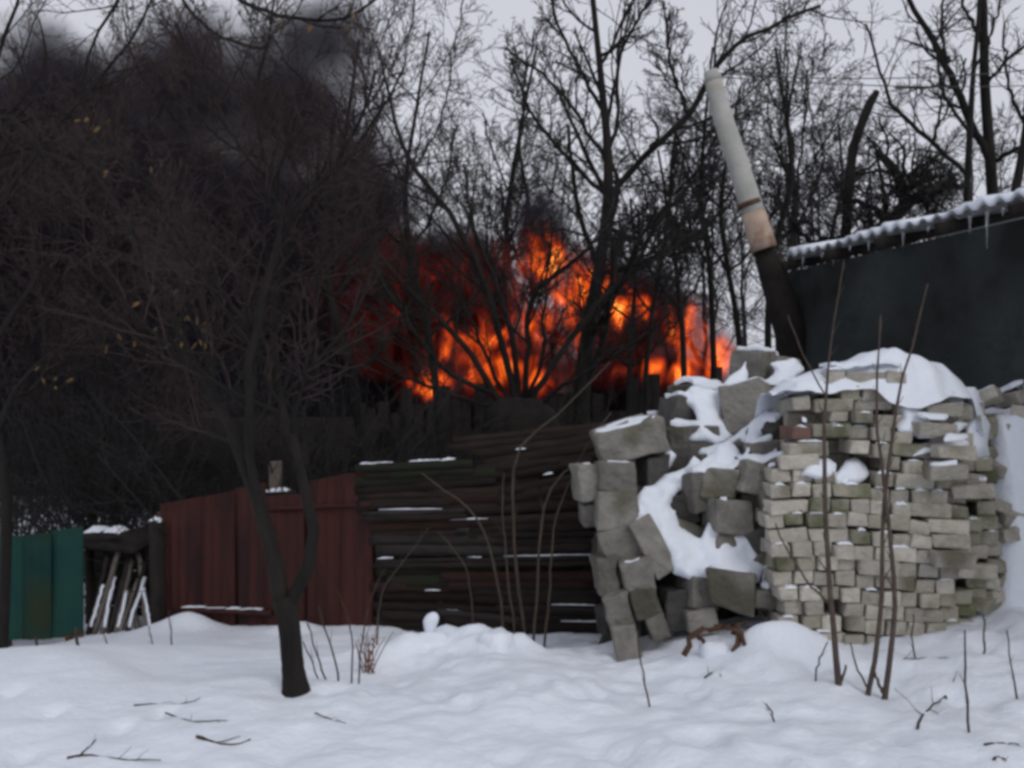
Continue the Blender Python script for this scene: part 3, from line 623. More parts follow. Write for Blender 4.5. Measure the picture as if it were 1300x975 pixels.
# ------------------------------------------------------------------ red sheet fence
rf = thing('red_fence', 'dark red ribbed metal fence with a snowy ledge, behind the forked tree', 'fence', P(335, 803, 8.0))
def rD(px): return 8.35-(px-200)*.0027
def ribbed(name, px0, px1, yt0, yt1, yb0, yb1, pitch=.085, amp=.011, off=0., Df=rD):
    a0, a1 = P(px0, yb0, Df(px0)), P(px1, yb1, Df(px1)); t0, t1 = P(px0, yt0, Df(px0)), P(px1, yt1, Df(px1))
    L = np.linalg.norm((a1-a0)[:2]); T = norm((a1-a0)*np.array((1,1,0))); S = np.array((T[1], -T[0], 0))
    nw = max(1, int(L/pitch)); us = []
    for k in range(nw):
        for f, h in ((0,0),(.36,0),(.46,1),(.56,1),(.66,0)) : us.append(((k+f)/nw, h))
    us.append((1, 0)); m_ = 5; vs_ = []; th = .003
    for side in (0, 1):
        for u, h in us:
            for j in range(m_+1):
                f = j/m_; lo = a0+(a1-a0)*u; hi = t0+(t1-t0)*u; p = lo+(hi-lo)*f
                p = p+S*(h*amp+off-side*th)+S*.006*math.sin(u*7+f*4+px0); vs_.append(p)
    n = len(us); N_ = n*(m_+1); fs_ = []
    for i in range(n-1):
        for j in range(m_):
            q = i*(m_+1)+j; fs_.append((q, q+m_+1, q+m_+2, q+1)); fs_.append((N_+q, N_+q+1, N_+q+m_+2, N_+q+m_+1))
        q = i*(m_+1)+m_; fs_.append((q, q+m_+1, N_+q+m_+1, N_+q))
    for q0 in (0, (n-1)*(m_+1)):
        for j in range(m_): fs_.append((q0+j, q0+j+1, N_+q0+j+1, N_+q0+j))
    return mesh_np(name, vs_, fs_)
for i, (x0_, x1_, a, b, c, d, off) in enumerate([(203,258,640,630,822,826,0),(257,300,631,622,826,828,.012),(299,338,620,612,828,830,0),(336,388,630,626,830,830,.014),(386,436,612,602,830,828,0),(434,474,602,598,828,826,.012)]):
    link('metal_sheet', ribbed('metal_sheet', x0_, x1_, a, b, c, d, off=off), M['red_metal'], rf)
for px, yt in ((204,650),(300,640),(388,620),(470,604)):
    q = P(px, 830, rD(px)+.05); w = P(px, yt, rD(px)+.05); link('post', cap_tube('post', [q, w], [.035,.035], 8, 2), M['rust'], rf)
RAIL = link('bottom_rail', plank_mesh('bottom_rail', P(222,774,rD(222)-.05), P(345,778,rD(345)-.05), .035, .05, 6, .003, 4), M['red_metal'], rf)
link('top_rail', plank_mesh('top_rail', P(340,646,rD(340)-.03), P(470,640,rD(470)-.03), .03, .03, 6, .003, 5), M['red_metal'], rf)
for i, (x0_, x1_, y_) in enumerate([(232,262,770),(288,306,772),(306,334,773),(262,286,771)]):
    snow_lump('snow_strip', [P(x0_, y_, rD(x0_)-.05), P((x0_+x1_)/2, y_, rD(x0_)-.05), P(x1_, y_, rD(x1_)-.05)], .025, .016 if i < 3 else .007, RAIL, i+40)
gp = thing('gate_post', 'dark wooden post at the left end of the red fence', 'post', P(200, 800, 8.3))
link('post_shaft', cap_tube('post_shaft', [P(201,805,8.3), P(199,730,8.3), P(198,662,8.3)], [.075,.07,.065], 8, 8, .006), M['dark_wood'], gp)
snow_lump('snow_cap', [P(190,662,8.3), P(198,660,8.3), P(206,662,8.3)], .05, .04, gp, 77)
# chimney stub of an outhouse, seen over the red fence
ch = thing('brick_pier', 'small brownish pier with snowy ledge, seen above the red fence between the stems', 'pier', P(350, 680, 8.9))
def loc_(me): me['local'] = 1; return me
link('shaft', loc_(block_mesh('shaft', (.10,.10,.56), .01, 1, .006, 4)), M['house_wall'], ch).location = (0, 0, .42)
link('ledge', loc_(block_mesh('ledge', (.34,.26,.06), .01, 1, .004, 5)), M['dark_wood'], ch).location = (0.02, -.08, .40)
snow_lump('snow_strip', [P(336,624,8.75), P(352,623,8.75), P(369,622,8.75)], .05, .035, ch, 9)

# ------------------------------------------------------------------ green sheet, lean-to, leaning slabs
gf = thing('green_fence', 'blue-green painted metal sheet fence standing at the far left', 'fence', P(50, 815, 8.0))
gD = lambda px: 7.9+(px-50)*.001
link('metal_sheet', ribbed('metal_sheet', -52, 30, 676, 680, 815, 812, .11, .010, 0, gD), M['green_metal'], gf)
link('metal_sheet', ribbed('metal_sheet', 29, 66, 679, 676, 812, 811, .11, .010, .012, gD), M['green_metal'], gf)
link('metal_sheet', ribbed('metal_sheet', 65, 106, 674, 668, 811, 800, .11, .010, 0, gD), M['green_metal'], gf)
for px in (-40, 10, 88):
    link('post', cap_tube('post', [P(px, 838, gD(px)+.05), P(px, 690, gD(px)+.05)], [.035,.03], 8, 3), M['rust'], gf)
link('bottom_rail', plank_mesh('bottom_rail', P(-52,812,gD(-52)+.03), P(106,803,gD(106)+.03), .05, .03, 6, .004, 7), M['rust'], gf)
lt = thing('lean_to', 'low dark lean-to roof with snow, between green and red fences', 'lean-to', P(150, 800, 8.7))
link('roof', plank_mesh('roof', P(105,680,8.7), P(196,688,8.7), .06, .9, 5, .006, 3), M['dark_wood'], lt)
for px in (114, 152, 190): link('post', cap_tube('post', [P(px, 815, 8.6), P(px, 686, 8.6)], [.045,.04], 7, 5, .006), M['dark_wood'], lt)
for i in range(7):
    link('board', plank_mesh('board', P(108,700+i*15,8.95), P(194,703+i*15,8.95), .10, .02, 5, .006, i+60), M['dark_wood'], lt)
snow_lump('snow_strip', [P(112,674,8.3), P(125,673,8.3), P(134,673,8.3)], .12, .05, lt, 3); snow_lump('snow_strip', [P(138,673,8.3), P(150,673,8.3), P(158,675,8.3)], .12, .05, lt, 4)
wp = thing('leaning_slabs', 'pale split slabs leaning under the lean-to, streaked with snow', 'wood slabs', P(150, 805, 8.3))
for i, (xb, xt, yt, w) in enumerate([(112,140,700,7),(120,147,694,8),(130,150,712,8),(139,158,705,9),(147,170,698,7),(150,172,735,8),(160,178,715,7),(186,173,730,7),(190,181,696,6),(126,160,750,8),(142,176,745,7),(178,166,742,6)]):
    D0 = 8.05+.02*i
    xt += random.uniform(-9,9); yt += random.uniform(-6,14)
    me = plank_mesh('slab', P(xb, 806, D0), P(xt, yt, D0+.3), w*.0072, .03, 8, .004, i+90, axis_up=(0,-1,.2)); link('slab', me, M['pale_wood'] if i % 3 else M['plank_grey'], wp)
    if i % 2 == 0:
        a, b = P(xb+2, 800, D0-.03), P(xt+1, yt+12, D0+.25)
        link('snow_streak', plank_mesh('snow_streak', a+(b-a)*.05, a+(b-a)*random.uniform(.6,.95), w*.0045, .02, 10, .005, i+120, axis_up=(0,-1,.2)), M['snow'], wp)

# ------------------------------------------------------------------ buildings behind
hs_ = thing('far_house', 'pale low house glimpsed between trunks above the green fence', 'house', P(20, 690, 20))
a, b = P(-160, 690, 20), P(128, 690, 20)
slab('wall', [a, b, b+np.array((0,4,0)), a+np.array((0,4,0))], -.8, P(0,612,20)[2], M['house_wall'], hs_)
def gable(name, a, b, depth, z0_, rise, mat, parent, ov=.25):
    T = norm((b-a)*np.array((1,1,0))); S = np.array((-T[1], T[0], 0)); vs_ = []
    for s in (0, 1):
        e = (a-T*ov) if s == 0 else (b+T*ov)
        for off, z in ((-ov, z0_), (depth/2, z0_+rise), (depth+ov, z0_)):
            q = e+S*off; vs_ += [(q[0], q[1], z), (q[0], q[1], z+.08)]
    fs_ = [(1,7,9,3),(3,9,11,5),(0,2,8,6),(2,4,10,8),(0,6,7,1),(4,5,11,10),(0,1,3,2),(2,3,5,4),(6,8,9,7),(8,10,11,9)]
    return link(name, mesh_np(name, vs_, fs_), mat, parent)
gable('roof', a, b, 4, P(0,612,20)[2], 1.2, M['snow'], hs_)
for px in (20, 62, 100):
    q = P(px, 642, 19.96); f = link('window', loc_(block_mesh('window', (.5,.06,.62), .01)), M['dark_wood'], hs_); f.location = Vector(q)-hs_.location
ob = thing('outhouse', 'dark wooden outhouse in the smoke behind the red fence', 'shed', P(330, 640, 12.5))
a, b = P(196, 700, 12.5), P(452, 700, 12.5); zt = P(0, 588, 12.5)[2]
nbd = 22
for k in range(nbd):
    p = a+(b-a)*(k+.5)/nbd; hgt = zt+.65+random.uniform(-.03,.03)
    o = link('wall_board', plank_mesh('wall_board', (p[0], p[1]+random.uniform(-.01,.01), -.65), (p[0], p[1], zt+random.uniform(-.03,.03)), np.linalg.norm(b-a)/nbd*.97, .03, 3, .004, k+200, axis_up=(1,0,0)), M['dark_wood'], ob)
gable('roof', a, b, 2.6, zt, .5, M['char'], ob, .2)
bb = thing('burning_barn', 'charred barn remains burning below the flames, behind the plank fence', 'barn', P(700, 640, 15.6))
a, b = P(450, 700, 15.8), P(960, 700, 15.8); zt = P(0, 512, 15.8)[2]; nbd = 34
for k in range(nbd):
    p = a+(b-a)*(k+.5)/nbd; px = 450+510*(k+.5)/nbd
    top = P(0, np.interp(px, [450,540,640,800,900,960], [520,514,508,502,488,492]), 15.8)[2]+random.choice((-.25,-.1,0,.05,.1,.3))
    link('wall_board', plank_mesh('wall_board', (p[0], p[1]+random.uniform(-.02,.02), -.65), (p[0]+random.uniform(-.03,.03), p[1], top), np.linalg.norm(b-a)/nbd*.98, .035, 4, .008, k+300, axis_up=(1,0,0)), M['char'], bb)
a2, b2 = P(430, 700, 19.5), P(985, 700, 19.5)
for k in range(26):
    p = a2+(b2-a2)*(k+.5)/26
    link('wall_board', plank_mesh('wall_board', (p[0], p[1]+random.uniform(-.02,.02), -.65), (p[0], p[1], P(0, 497, 19.5)[2]+random.uniform(-.1,.35)), np.linalg.norm(b2-a2)/26*1.05, .035, 4, .008, k+340, axis_up=(1,0,0)), M['char'], bb)
for k, (x0_, y0_, x1_, y1_) in enumerate([(500,510,560,440),(585,505,610,430),(640,505,600,440),(760,500,800,420),(830,495,800,430),(900,480,872,430),(560,440,620,432)]):
    link('rafter', plank_mesh('rafter', P(x0_, y0_, 16.6), P(x1_, y1_, 17.0), .10, .07, 5, .01, k+400, axis_up=(0,-1,0)), M['char'], bb)

# ------------------------------------------------------------------ trees
def px_path(lst, D, n, jit=.006, dscale=1.0):
    """lst of (px,py,width px[,dD]) -> points and radii at distance D"""
    pts = [P(a[0], a[1], D+(a[3] if len(a) > 3 else 0)) for a in lst]; rad = [a[2]*D/FPX/2*dscale for a in lst]
    return resample(pts, rad, n, jit)
def tree(name, label, D, trunk, limbs, levels, mats=('bark','twig'), group=None, extra=None, rmin=.0025, cat='tree', trunk_name='trunk', seed=1):
    global rng
    rng = np.random.default_rng(seed)
    base = P(trunk[0][0], trunk[0][1], D); root = thing(name, label, cat, base, group)
    tp, tr = px_path(trunk, D, 18, .0012*D/6)
    link(trunk_name, mesh_np(trunk_name, *tube_arrays(tp[None], tr[None], 12)), M[mats[0]], root, smooth=True)
    LP, LR = [], []
    for l in limbs:
        p, r = px_path(l, D, 16, .006*D/6); LP.append(p); LR.append(r)
        link('limb', mesh_np('limb', *tube_arrays(p[None], r[None], 8)), M[mats[0]], root, smooth=True)
    src = [(np.array(LP), np.array(LR))] if LP else []
    if not LP or extra: 
        q, r = resample(tp, tr, 16); src.append((q[None], r[None]))
    Pc = np.concatenate([s[0] for s in src]); Rc = np.concatenate([s[1] for s in src])
    parts = []
    for i, lv in enumerate(levels):
        Pc, Rc = sprout(Pc, Rc, **lv, rmin=rmin)
        parts.append(tube_arrays(Pc, Rc, 4 if i == 0 else 3))
    o = link('branches', mesh_np('branches', *parts[0]), M[mats[0]], root); o['kind'] = 'stuff'
    if len(parts) > 1: o = link('twigs', mesh_np('twigs', *join_arrays(parts[1:])), M[mats[1]], root); o['kind'] = 'stuff'
    root['_tips'] = 0
    del root['_tips']
    return root, Pc
def lv(k, t0, t1, lenf, ang, nseg, wig, trop, rf, rlen=None):
    return dict(k=k, t0=t0, t1=t1, lenf=lenf, ang=ang, nseg=nseg, wig=wig, trop=trop, rf=rf, rlen=rlen)

# forked fruit tree in the foreground
ft, tips = tree('fruit_tree', 'forked dark bare tree with leaning stems, standing in the snow before the red fence', 4.87,
  [(376,888,46),(375,872,35),(372,848,29),(368,805,28),(364,775,30),(360,758,30)],
  [[(358,765,22),(345,705,21),(331,645,19,.05),(312,590,17,.1),(290,540,15,.15),(262,490,13,.2),(240,450,11,.25),(215,395,9,.3),(190,335,7,.35),(150,265,5,.4),(105,190,3,.5)],
   [(326,625,12,.05),(317,565,12,.0),(317,500,11,-.1),(323,430,11,-.15),(336,370,10,-.2),(351,320,9,-.2),(360,290,8,-.2),(350,240,7,-.2),(331,190,6,-.25),(326,120,4,-.3),(342,50,3,-.3),(352,-30,2,-.3)],
   [(367,768,18),(386,732,16,-.03),(399,690,15,-.05),(393,640,14,0),(379,585,13,.1),(361,530,12,.2),(348,470,11,.25),(349,400,10,.3),(358,330,9,.3),(390,262,7,.3),(430,212,6,.3),(480,150,4,.3),(515,80,3,.3)],
   [(360,300,7,-.2),(380,255,6,-.3),(415,225,5,-.4),(455,160,4,-.5),(480,90,3,-.6)],
   [(325,430,6,-.1),(290,380,5,-.3),(250,330,4,-.5),(205,270,3,-.7),(170,200,3,-.8)],
   [(349,400,6,.3),(390,370,5,.5),(440,330,4,.7),(490,290,3,.9)],
   [(240,450,6,.25),(190,420,5,.1),(140,410,4,-.1),(90,400,3,-.2)],
   [(350,240,5,-.2),(300,180,4,-.1),(255,110,3,0),(225,30,3,.1)]],
  [lv(15,.25,1,.36,.8,7,.13,.05,.55), lv(9,.15,1,.55,.75,6,.15,.05,.6), lv(6,.15,1,.5,.75,4,.16,.04,.7)], rmin=.0019, seed=21)
# a few leaves left on it
lf = bmesh.new(); rr = random.Random(8); cl = [(220,395,26),(160,440,20),(250,415,25),(205,360,18),(75,480,14),(240,440,14),(130,165,18),(440,25,14),(190,215,20),(385,15,20)]
def leaf(bm, c, s):
    R_ = Euler((rr.uniform(-1,1), rr.uniform(-1,1), rr.uniform(0,6.3))).to_matrix()
    bm.faces.new([bm.verts.new(Vector(c)+R_ @ Vector(v)*s) for v in ((0,0,0),(.22,.05,-.35),(.16,-.03,-.8),(0,0,-1.15),(-.2,-.04,-.7),(-.2,.06,-.3))])
for (px, py, sp) in cl:
    for k in range(5): leaf(lf, P(px+rr.gauss(0, sp), py+rr.gauss(0, sp*.6), 4.87+rr.uniform(-.3,.4)), rr.uniform(.025,.05))
me = bpy.data.meshes.new('leaves'); lf.to_mesh(me); lf.free(); o = link('leaves', me, M['leaf'], ft); o['kind'] = 'stuff'

# tree at the left edge, its boughs reach over the frame
tree('old_tree', 'dark tree at the far left edge, trunk beside the green sheet fence', 7.2,
  [(2,840,14),(6,760,13),(8,680,13),(6,620,12),(-4,560,13),(-30,470,14)],
  [[(-30,470,12),(-60,350,10),(-50,220,9),(-20,120,6),(20,10,4),(40,-60,3)],[(-60,260,10),(0,150,8,-.5),(60,195,6,-.8),(120,214,5,-1.0),(150,235,3,-1.1)],
   [(-30,470,8),(30,380,7,.3),(80,300,5,.5),(120,200,4,.6),(130,90,3,.7)],[(-10,560,8),(30,480,6,.4),(90,430,5,.6),(160,370,4,.8),(220,260,3,.9)],
   [(-60,330,8),(20,230,6,.4),(90,140,5,.6),(160,60,4,.6),(200,-20,3,.6)]],
  [lv(13,.15,1,.38,.8,7,.14,.05,.5), lv(9,.15,1,.5,.75,5,.15,.05,.6), lv(6,.2,1,.5,.75,4,.16,.03,.7)], seed=33, rmin=.0026)
tree('overhanging_tree', 'overhanging dark boughs drooping into the picture from the top edge', 5.6,
  [(250,-240,20),(255,-160,18),(262,-90,14),(280,-30,8)],
  [[(280,-30,6),(315,5,5.5,-.1),(350,18,5,-.2),(400,26,4.5,-.2),(440,20,4,-.2),(480,-5,3,-.2)],[(262,-90,6),(230,-20,5),(245,20,4.5,.1),(290,52,4,.2),(340,62,3,.2)],[(255,-120,6),(180,-40,5,.2),(130,30,4,.2),(100,110,3,.3)]],
  [lv(12,.2,1,.4,.8,6,.14,.0,.5), lv(8,.15,1,.5,.75,5,.15,.02,.6), lv(4,.2,1,.5,.75,4,.16,.03,.7)], seed=35, rmin=.002, trunk_name='bough')

# pollard willow before the fire
tree('pollard_willow', 'dark many-stemmed pollard fanning out in front of the flames', 11.0,
  [(665,640,70),(664,590,80),(662,550,100),(660,522,90),(660,505,50)],
  [[(640,520,9),(602,455,8),(545,392,7,.3),(492,340,6,.5),(462,275,5,.6),(450,200,3,.7)],
   [(655,512,10),(640,440,9),(612,352,8,-.2),(572,272,7,-.3),(522,205,6,-.3),(498,140,4,-.3),(480,60,3,-.3)],
   [(658,510,8),(650,430,8,.2),(626,350,6,.4),(602,290,5,.5),(590,210,3,.6)],
   [(665,510,8),(668,440,7,-.2),(674,382,7,-.3),(708,346,6,-.3),(742,318,4,-.3),(780,280,3,-.3)],
   [(672,515,9),(702,462,8),(745,402,7,.2),(792,352,6,.3),(860,312,4,.4)],
   [(628,500,7),(560,465,6,-.3),(500,380,6,-.5),(474,330,5,-.6),(470,250,3,-.7)],
   [(648,512,6),(620,460,5,.3),(590,390,4,.5),(560,330,3,.6)],
   [(668,512,6),(690,450,5,-.3),(690,400,4,-.4),(700,300,3,-.5)],
   [(676,520,6),(730,480,5,-.3),(800,440,4,-.4),(850,400,3,-.5)],
   [(640,520,6),(570,500,5,.2),(500,470,4,.3),(440,430,3,.4)]],
  [lv(12,.25,1,.38,.6,7,.10,.07,.45), lv(6,.2,1,.5,.65,5,.12,.06,.55), lv(4,.2,1,.5,.65,4,.13,.05,.7)], mats=('bark','twig_grey'), seed=41, rmin=.0052, trunk_name='stump')
# tall tree right of the flames
tree('tall_tree', 'tall slender bare tree with a long right bough, beside the flames', 12.0,
  [(736,640,26),(737,560,22),(740,480,21),(747,420,19),(761,340,16),(771,270,14),(772,200,12),(767,140,10),(760,70,8),(752,-10,7),(748,-90,5)],
  [[(771,255,9),(800,220,9),(835,182,8,-.3),(875,145,8,-.4),(897,105,7,-.4),(925,65,6,-.4),(970,38,5,-.4),(1040,8,4,-.3)],
   [(768,145,6),(738,92,5,.2),(708,30,4,.3),(690,-40,3,.3)],[(772,215,6),(735,150,5,.3),(690,95,4,.5),(640,60,3,.6)],
   [(758,350,8),(815,332,7,-.2),(870,305,5,-.3),(930,260,4,-.3)],[(745,425,7),(790,360,6,.2),(845,320,5,.3),(900,300,3,.4)],
   [(760,75,5),(800,40,4),(840,-20,3)],[(771,250,6),(720,200,5,-.3),(680,150,4,-.4),(650,80,3,-.5)],[(875,145,5,-.4),(850,80,4,-.5),(845,10,3,-.5)],[(771,290,6),(810,300,5,.4),(850,250,4,.6),(860,180,3,.7)]],
  [lv(13,.2,1,.36,.75,7,.12,.06,.5), lv(7,.15,1,.5,.75,5,.14,.05,.6), lv(4,.2,1,.5,.75,4,.15,.04,.7)], mats=('bark','twig_grey'), extra=True, seed=52, rmin=.0058)
# slim trees between the flames and the pipe
SLIM = []
slim = [(868,470,[(868,600,8),(868,470,8),(864,390,7),(857,330,6),(850,250,5),(858,160,4)],13.,'slim bare tree directly in front of the right-hand flames'),
        (903,440,[(908,600,9),(905,440,8),(901,340,7),(890,255,6),(894,170,4),(905,60,3)],13.6,'slim bare tree just left of the leaning pipe, at the flames\' right edge'),
        (938,430,[(945,600,9),(938,430,8),(925,345,7),(915,265,6),(925,190,4),(940,110,3)],14.2,'slim bare tree whose trunk crosses behind the pipe middle'),
        (975,410,[(980,600,10),(975,410,9),(985,310,8),(1005,230,6),(1000,150,4),(1015,70,3)],13.2,'slim bare tree right behind the pipe foot'),
        (820,480,[(822,600,8),(820,480,7),(828,400,6),(840,330,5),(846,260,4),(835,190,3)],13.8,'slim bare tree between the tall tree and the right-hand flames')]
for k, (_, _, tr_, D, lab) in enumerate(slim):
    top = tr_[2:]; limbs = []
    for (px, py, w) in top[:-1]:
        for s in (-1, 1):
            dx = s*random.uniform(25, 60); limbs.append([(px, py, w*.6), (px+dx*.5, py-25, w*.5, s*.2), (px+dx, py-60-random.uniform(0,25), w*.4, s*.4), (px+dx*1.15, py-110, 2, s*.5)])
    SLIM.append(tree('slim_tree', lab, D, tr_, limbs, [lv(10,.15,1,.5,.85,6,.15,.05,.5), lv(6,.15,1,.55,.8,5,.16,.03,.6), lv(4,.2,1,.5,.75,4,.17,.02,.7)], mats=('bark','twig_grey'), group='slim trees beside the fire', seed=60+k, rmin=.0052)[0])
def copy_tree(o, loc, rz, sc, label):
    c = o.copy(); C.objects.link(c); c.location = loc; c.rotation_euler = (random.uniform(-.05,.1), random.choice((-.13,.12)), rz); c.scale = (sc, sc, sc); c['label'] = label
    for ch_ in list(o.children):
        d = ch_.copy(); C.objects.link(d); d.parent = c
    return c
for k, (i, px, D, rz, sc, lab) in enumerate([(0,800,15.2,2.2,1.15,'slim bare tree in the tangle just right of the tall tree'),
      (3,1030,15.,2.9,1.1,'slim bare tree right of the pipe, left of the snapped trunk'),(4,1130,15.,5.,1.35,'slim bare tree behind the tangled creeper over the roof'),(0,690,19.8,3.6,1.5,'slim bare tree rising behind the small smoke plume'),(1,610,20.,.9,1.6,'slim bare tree against the sky above the middle of the flames'),(2,1010,18.5,3.9,1.5,'slim bare tree behind the pipe foot, further back')]):
    p = P(px, 600, D); copy_tree(SLIM[i], (p[0], D, -.65), rz, sc, lab)
# right-hand trees over the shed roof
tree('roof_tree', 'tall dark tree with a long left bough, rising behind the snowy roof', 11.5,
  [(1266,420,17),(1264,300,15),(1260,240,14),(1255,180,13),(1250,100,12),(1248,10,10),(1246,-80,7)],
  [[(1254,200,10),(1234,155,10),(1202,85,9,.2),(1166,22,7,.3),(1146,-20,6,.3)],[(1262,205,6),(1285,192,6,-.2),(1320,175,5,-.4)],[(1250,110,5),(1285,70,4,-.3),(1330,40,4,-.5)],[(1202,85,5,.2),(1195,30,4,.2),(1200,-30,3,.2)],
   [(1250,60,5),(1225,10,4,.3),(1215,-40,3,.3)]],
  [lv(9,.2,1,.4,.8,7,.13,.04,.45), lv(6,.2,1,.5,.75,5,.15,.03,.6), lv(4,.2,1,.5,.75,4,.15,.02,.7)], mats=('bark','twig_grey'), seed=71, rmin=.0035)
tree('roof_tree', 'thinner tree left of the tallest one, with a bough arching left, behind the snowy roof', 11.2,
  [(1226,420,11),(1228,300,10),(1228,240,9),(1231,170,8),(1236,90,6),(1243,10,5),(1245,-60,4)],
  [[(1227,222,6),(1185,182,6,.1),(1135,135,5,.2),(1118,90,4,.3),(1100,30,3,.3)],[(1231,170,5),(1200,120,4,-.2),(1185,50,3,-.3)],[(1228,240,6),(1200,232,7,-.2),(1175,246,6,-.3)],[(1236,90,4),(1260,40,3),(1275,-20,3)],[(1185,182,4,.1),(1195,130,3,.2),(1205,70,3,.3)]],
  [lv(9,.2,1,.42,.8,7,.13,.04,.45), lv(6,.2,1,.5,.75,5,.15,.03,.6), lv(3,.2,1,.5,.75,4,.15,.02,.7)], mats=('bark','twig_grey'), seed=72, rmin=.0035)
tree('roof_tree', 'tree cut by the right edge of the picture, behind the snowy roof', 10.8,
  [(1284,400,13),(1286,270,12),(1296,210,11),(1304,150,10),(1308,60,8),(1305,-60,6)],
  [[(1302,160,5),(1280,110,4,.2),(1275,30,3,.3)],[(1306,100,5),(1340,40,4),(1360,-40,3)]],
  [lv(9,.2,1,.45,.8,7,.13,.04,.45), lv(6,.2,1,.5,.75,5,.15,.03,.6)], mats=('bark','twig_grey'), seed=73, rmin=.0035)
tree('broken_tree', 'broken dead trunk snapped off at the top, tangled with creeper, behind the roof', 11.6,
  [(1072,420,14),(1074,300,13),(1077,240,13),(1083,190,12),(1096,150,12),(1108,124,12),(1114,116,8)],
  [[(1076,300,8),(1035,310,7,.2),(1005,280,5,.3)],[(1090,400,12),(1110,300,12),(1150,262,16,-.1),(1136,220,14,-.1),(1112,192,9,-.1)],[(1150,262,14,-.1),(1180,244,9,-.2),(1204,236,10,-.2),(1212,232,6,-.2)],[(1130,300,9),(1110,265,8,-.2),(1060,250,5,-.3)],
   [(1150,255,8,-.1),(1165,215,6,.1),(1190,200,3,.2)]],
  [lv(22,.1,1,.5,1.0,7,.3,-.02,.35), lv(8,.1,1,.6,.9,5,.28,-.02,.6), lv(4,.2,1,.5,.8,4,.25,0,.7)], mats=('bark','twig_grey'), seed=74, rmin=.004, cat='dead tree')
# trees in front of the smoke at the left
left = [('dark thin tree behind the lean-to, rising into the smoke', 10.5, [(150,800,14),(147,640,13),(140,540,12),(128,430,10),(120,330,8),(130,220,6),(150,110,4)]),
        ('dark slanting tree just right of the green fence, rising into the smoke', 9.8, [(128,790,12),(122,680,11),(100,590,10),(70,500,9),(55,400,7),(40,280,5),(50,160,4)]),
        ('dark bare tree rising behind the red fence into the smoke', 11., [(240,760,13),(235,620,12),(222,500,11),(210,390,9),(225,280,7),(240,170,5),(262,60,3)]),
        ('dark bare tree rising between forked tree and flames', 12.4, [(470,740,16),(462,600,14),(448,480,12),(420,380,10),(415,270,8),(440,160,5),(455,50,3)]),
        ('twiggy bare tree reaching up against the pale sky above the left flames', 13.5, [(565,700,12),(560,560,11),(545,430,9),(520,320,8),(515,230,6),(530,130,4),(545,40,3)])]
for k, (lab, D, tr_) in enumerate(left):
    rr = random.Random(k+3); limbs = []
    for (px, py, w) in tr_[2:-1]:
        for s in (-1, 1):
            dx = s*rr.uniform(45, 100); limbs.append([(px, py, w*.6), (px+dx*.45, py-35, w*.5, s*.2), (px+dx, py-85-rr.uniform(0,30), w*.4, s*.4), (px+dx*1.2, py-160, 2, s*.5)])
    tree('smoky_tree', lab, D, tr_, limbs, [lv(11,.15,1,.48,.8,6,.14,.05,.5), lv(7,.15,1,.52,.75,5,.15,.04,.6), lv(4,.2,1,.5,.75,3,.16,.03,.7)], mats=('bark','twig'), group='trees before the smoke', seed=80+k, rmin=.005)

# distant wood (reads as one mass) and dark scrub behind the fences
def wild_tree(x, y, z, h, r, sd, ks=(9,8,6,4)):
    global rng
    rng = np.random.default_rng(sd); n = 12
    d = np.array((rng.normal(0,.05), rng.normal(0,.05), 1.)); pts = np.array((x, y, z))+np.linspace(0, h, n)[:, None]*norm(d)+rng.normal(0, h*.006, (n, 3))
    Pc, Rc = pts[None], np.linspace(r, r*.25, n)[None]; out = [tube_arrays(Pc, Rc, 6)]
    for k, lf_, rf_ in zip(ks, (.42,.5,.505,.51), (.5,.5,.55,.6)):
        Pc, Rc = sprout(Pc, Rc, k, .2 if k == ks[0] else .12, 1, lf_, .75, {.51: 2, .505: 3}.get(lf_, 4), .15, .06, rf_, .0088)
        out.append(tube_arrays(Pc, Rc, 3))
    return out
wood = []; rr = random.Random(2)
for k in range(25):
    px = 400+k*37+rr.uniform(-15,15); D = rr.uniform(24, 36); hpx = rr.uniform(330, 430) if px < 700 else rr.uniform(300, 420)
    p = P(px, 520, D); wood += wild_tree(p[0], D, -.65, hpx*D/FPX*.98, .09, 500+k, (9,9,7,4))
v, f = join_arrays(wood); o = link('distant_wood', mesh_np('distant_wood', v, f), M['far_twig'])
tag(o, 'far bare wood filling the sky behind the flames and the shed', 'wood', None, 'stuff')
scrub = []
def bush(x, y, z, h, n, sd):
    global rng
    rng = np.random.default_rng(sd); seg = 6; d = norm(np.stack([rng.normal(0,.45,n), rng.normal(0,.35,n), np.ones(n)], 1)); pts = np.zeros((n, seg+1, 3)); pts[:, 0] = np.array((x, y, z))+rng.normal(0, .15, (n, 3))*np.array((1,1,0))
    ln = h*rng.uniform(.6,1.1,n)
    for s in range(seg): d = norm(d+rng.normal(0,.12,d.shape)); pts[:, s+1] = pts[:, s]+d*(ln/seg)[:, None]
    R = np.linspace(.012,.005,seg+1)[None].repeat(n, 0); out = [tube_arrays(pts, R, 4)]
    q, r = sprout(pts, R, 9, .15, 1, .45, .7, 5, .15, .05, .6, .004); out.append(tube_arrays(q, r, 3))
    q, r = sprout(q, r, 5, .15, 1, .5, .7, 2, .15, .03, .7, .0035); out.append(tube_arrays(q, r, 3)); return out
for k in range(42):
    px = rr.uniform(-40, 1000); D = rr.uniform(9.3, 13.5); p = P(px, 500, D); h = rr.uniform(1.5, 2.3) if px > 480 else rr.uniform(2.0, 3.4)
    scrub += bush(p[0], D, -.65, h, 9, 900+k)
v, f = join_arrays(scrub); o = link('scrub', mesh_np('scrub', v, f), M['twig_grey'])
tag(o, 'dark tangled scrub growing behind the fences', 'scrub', None, 'stuff')

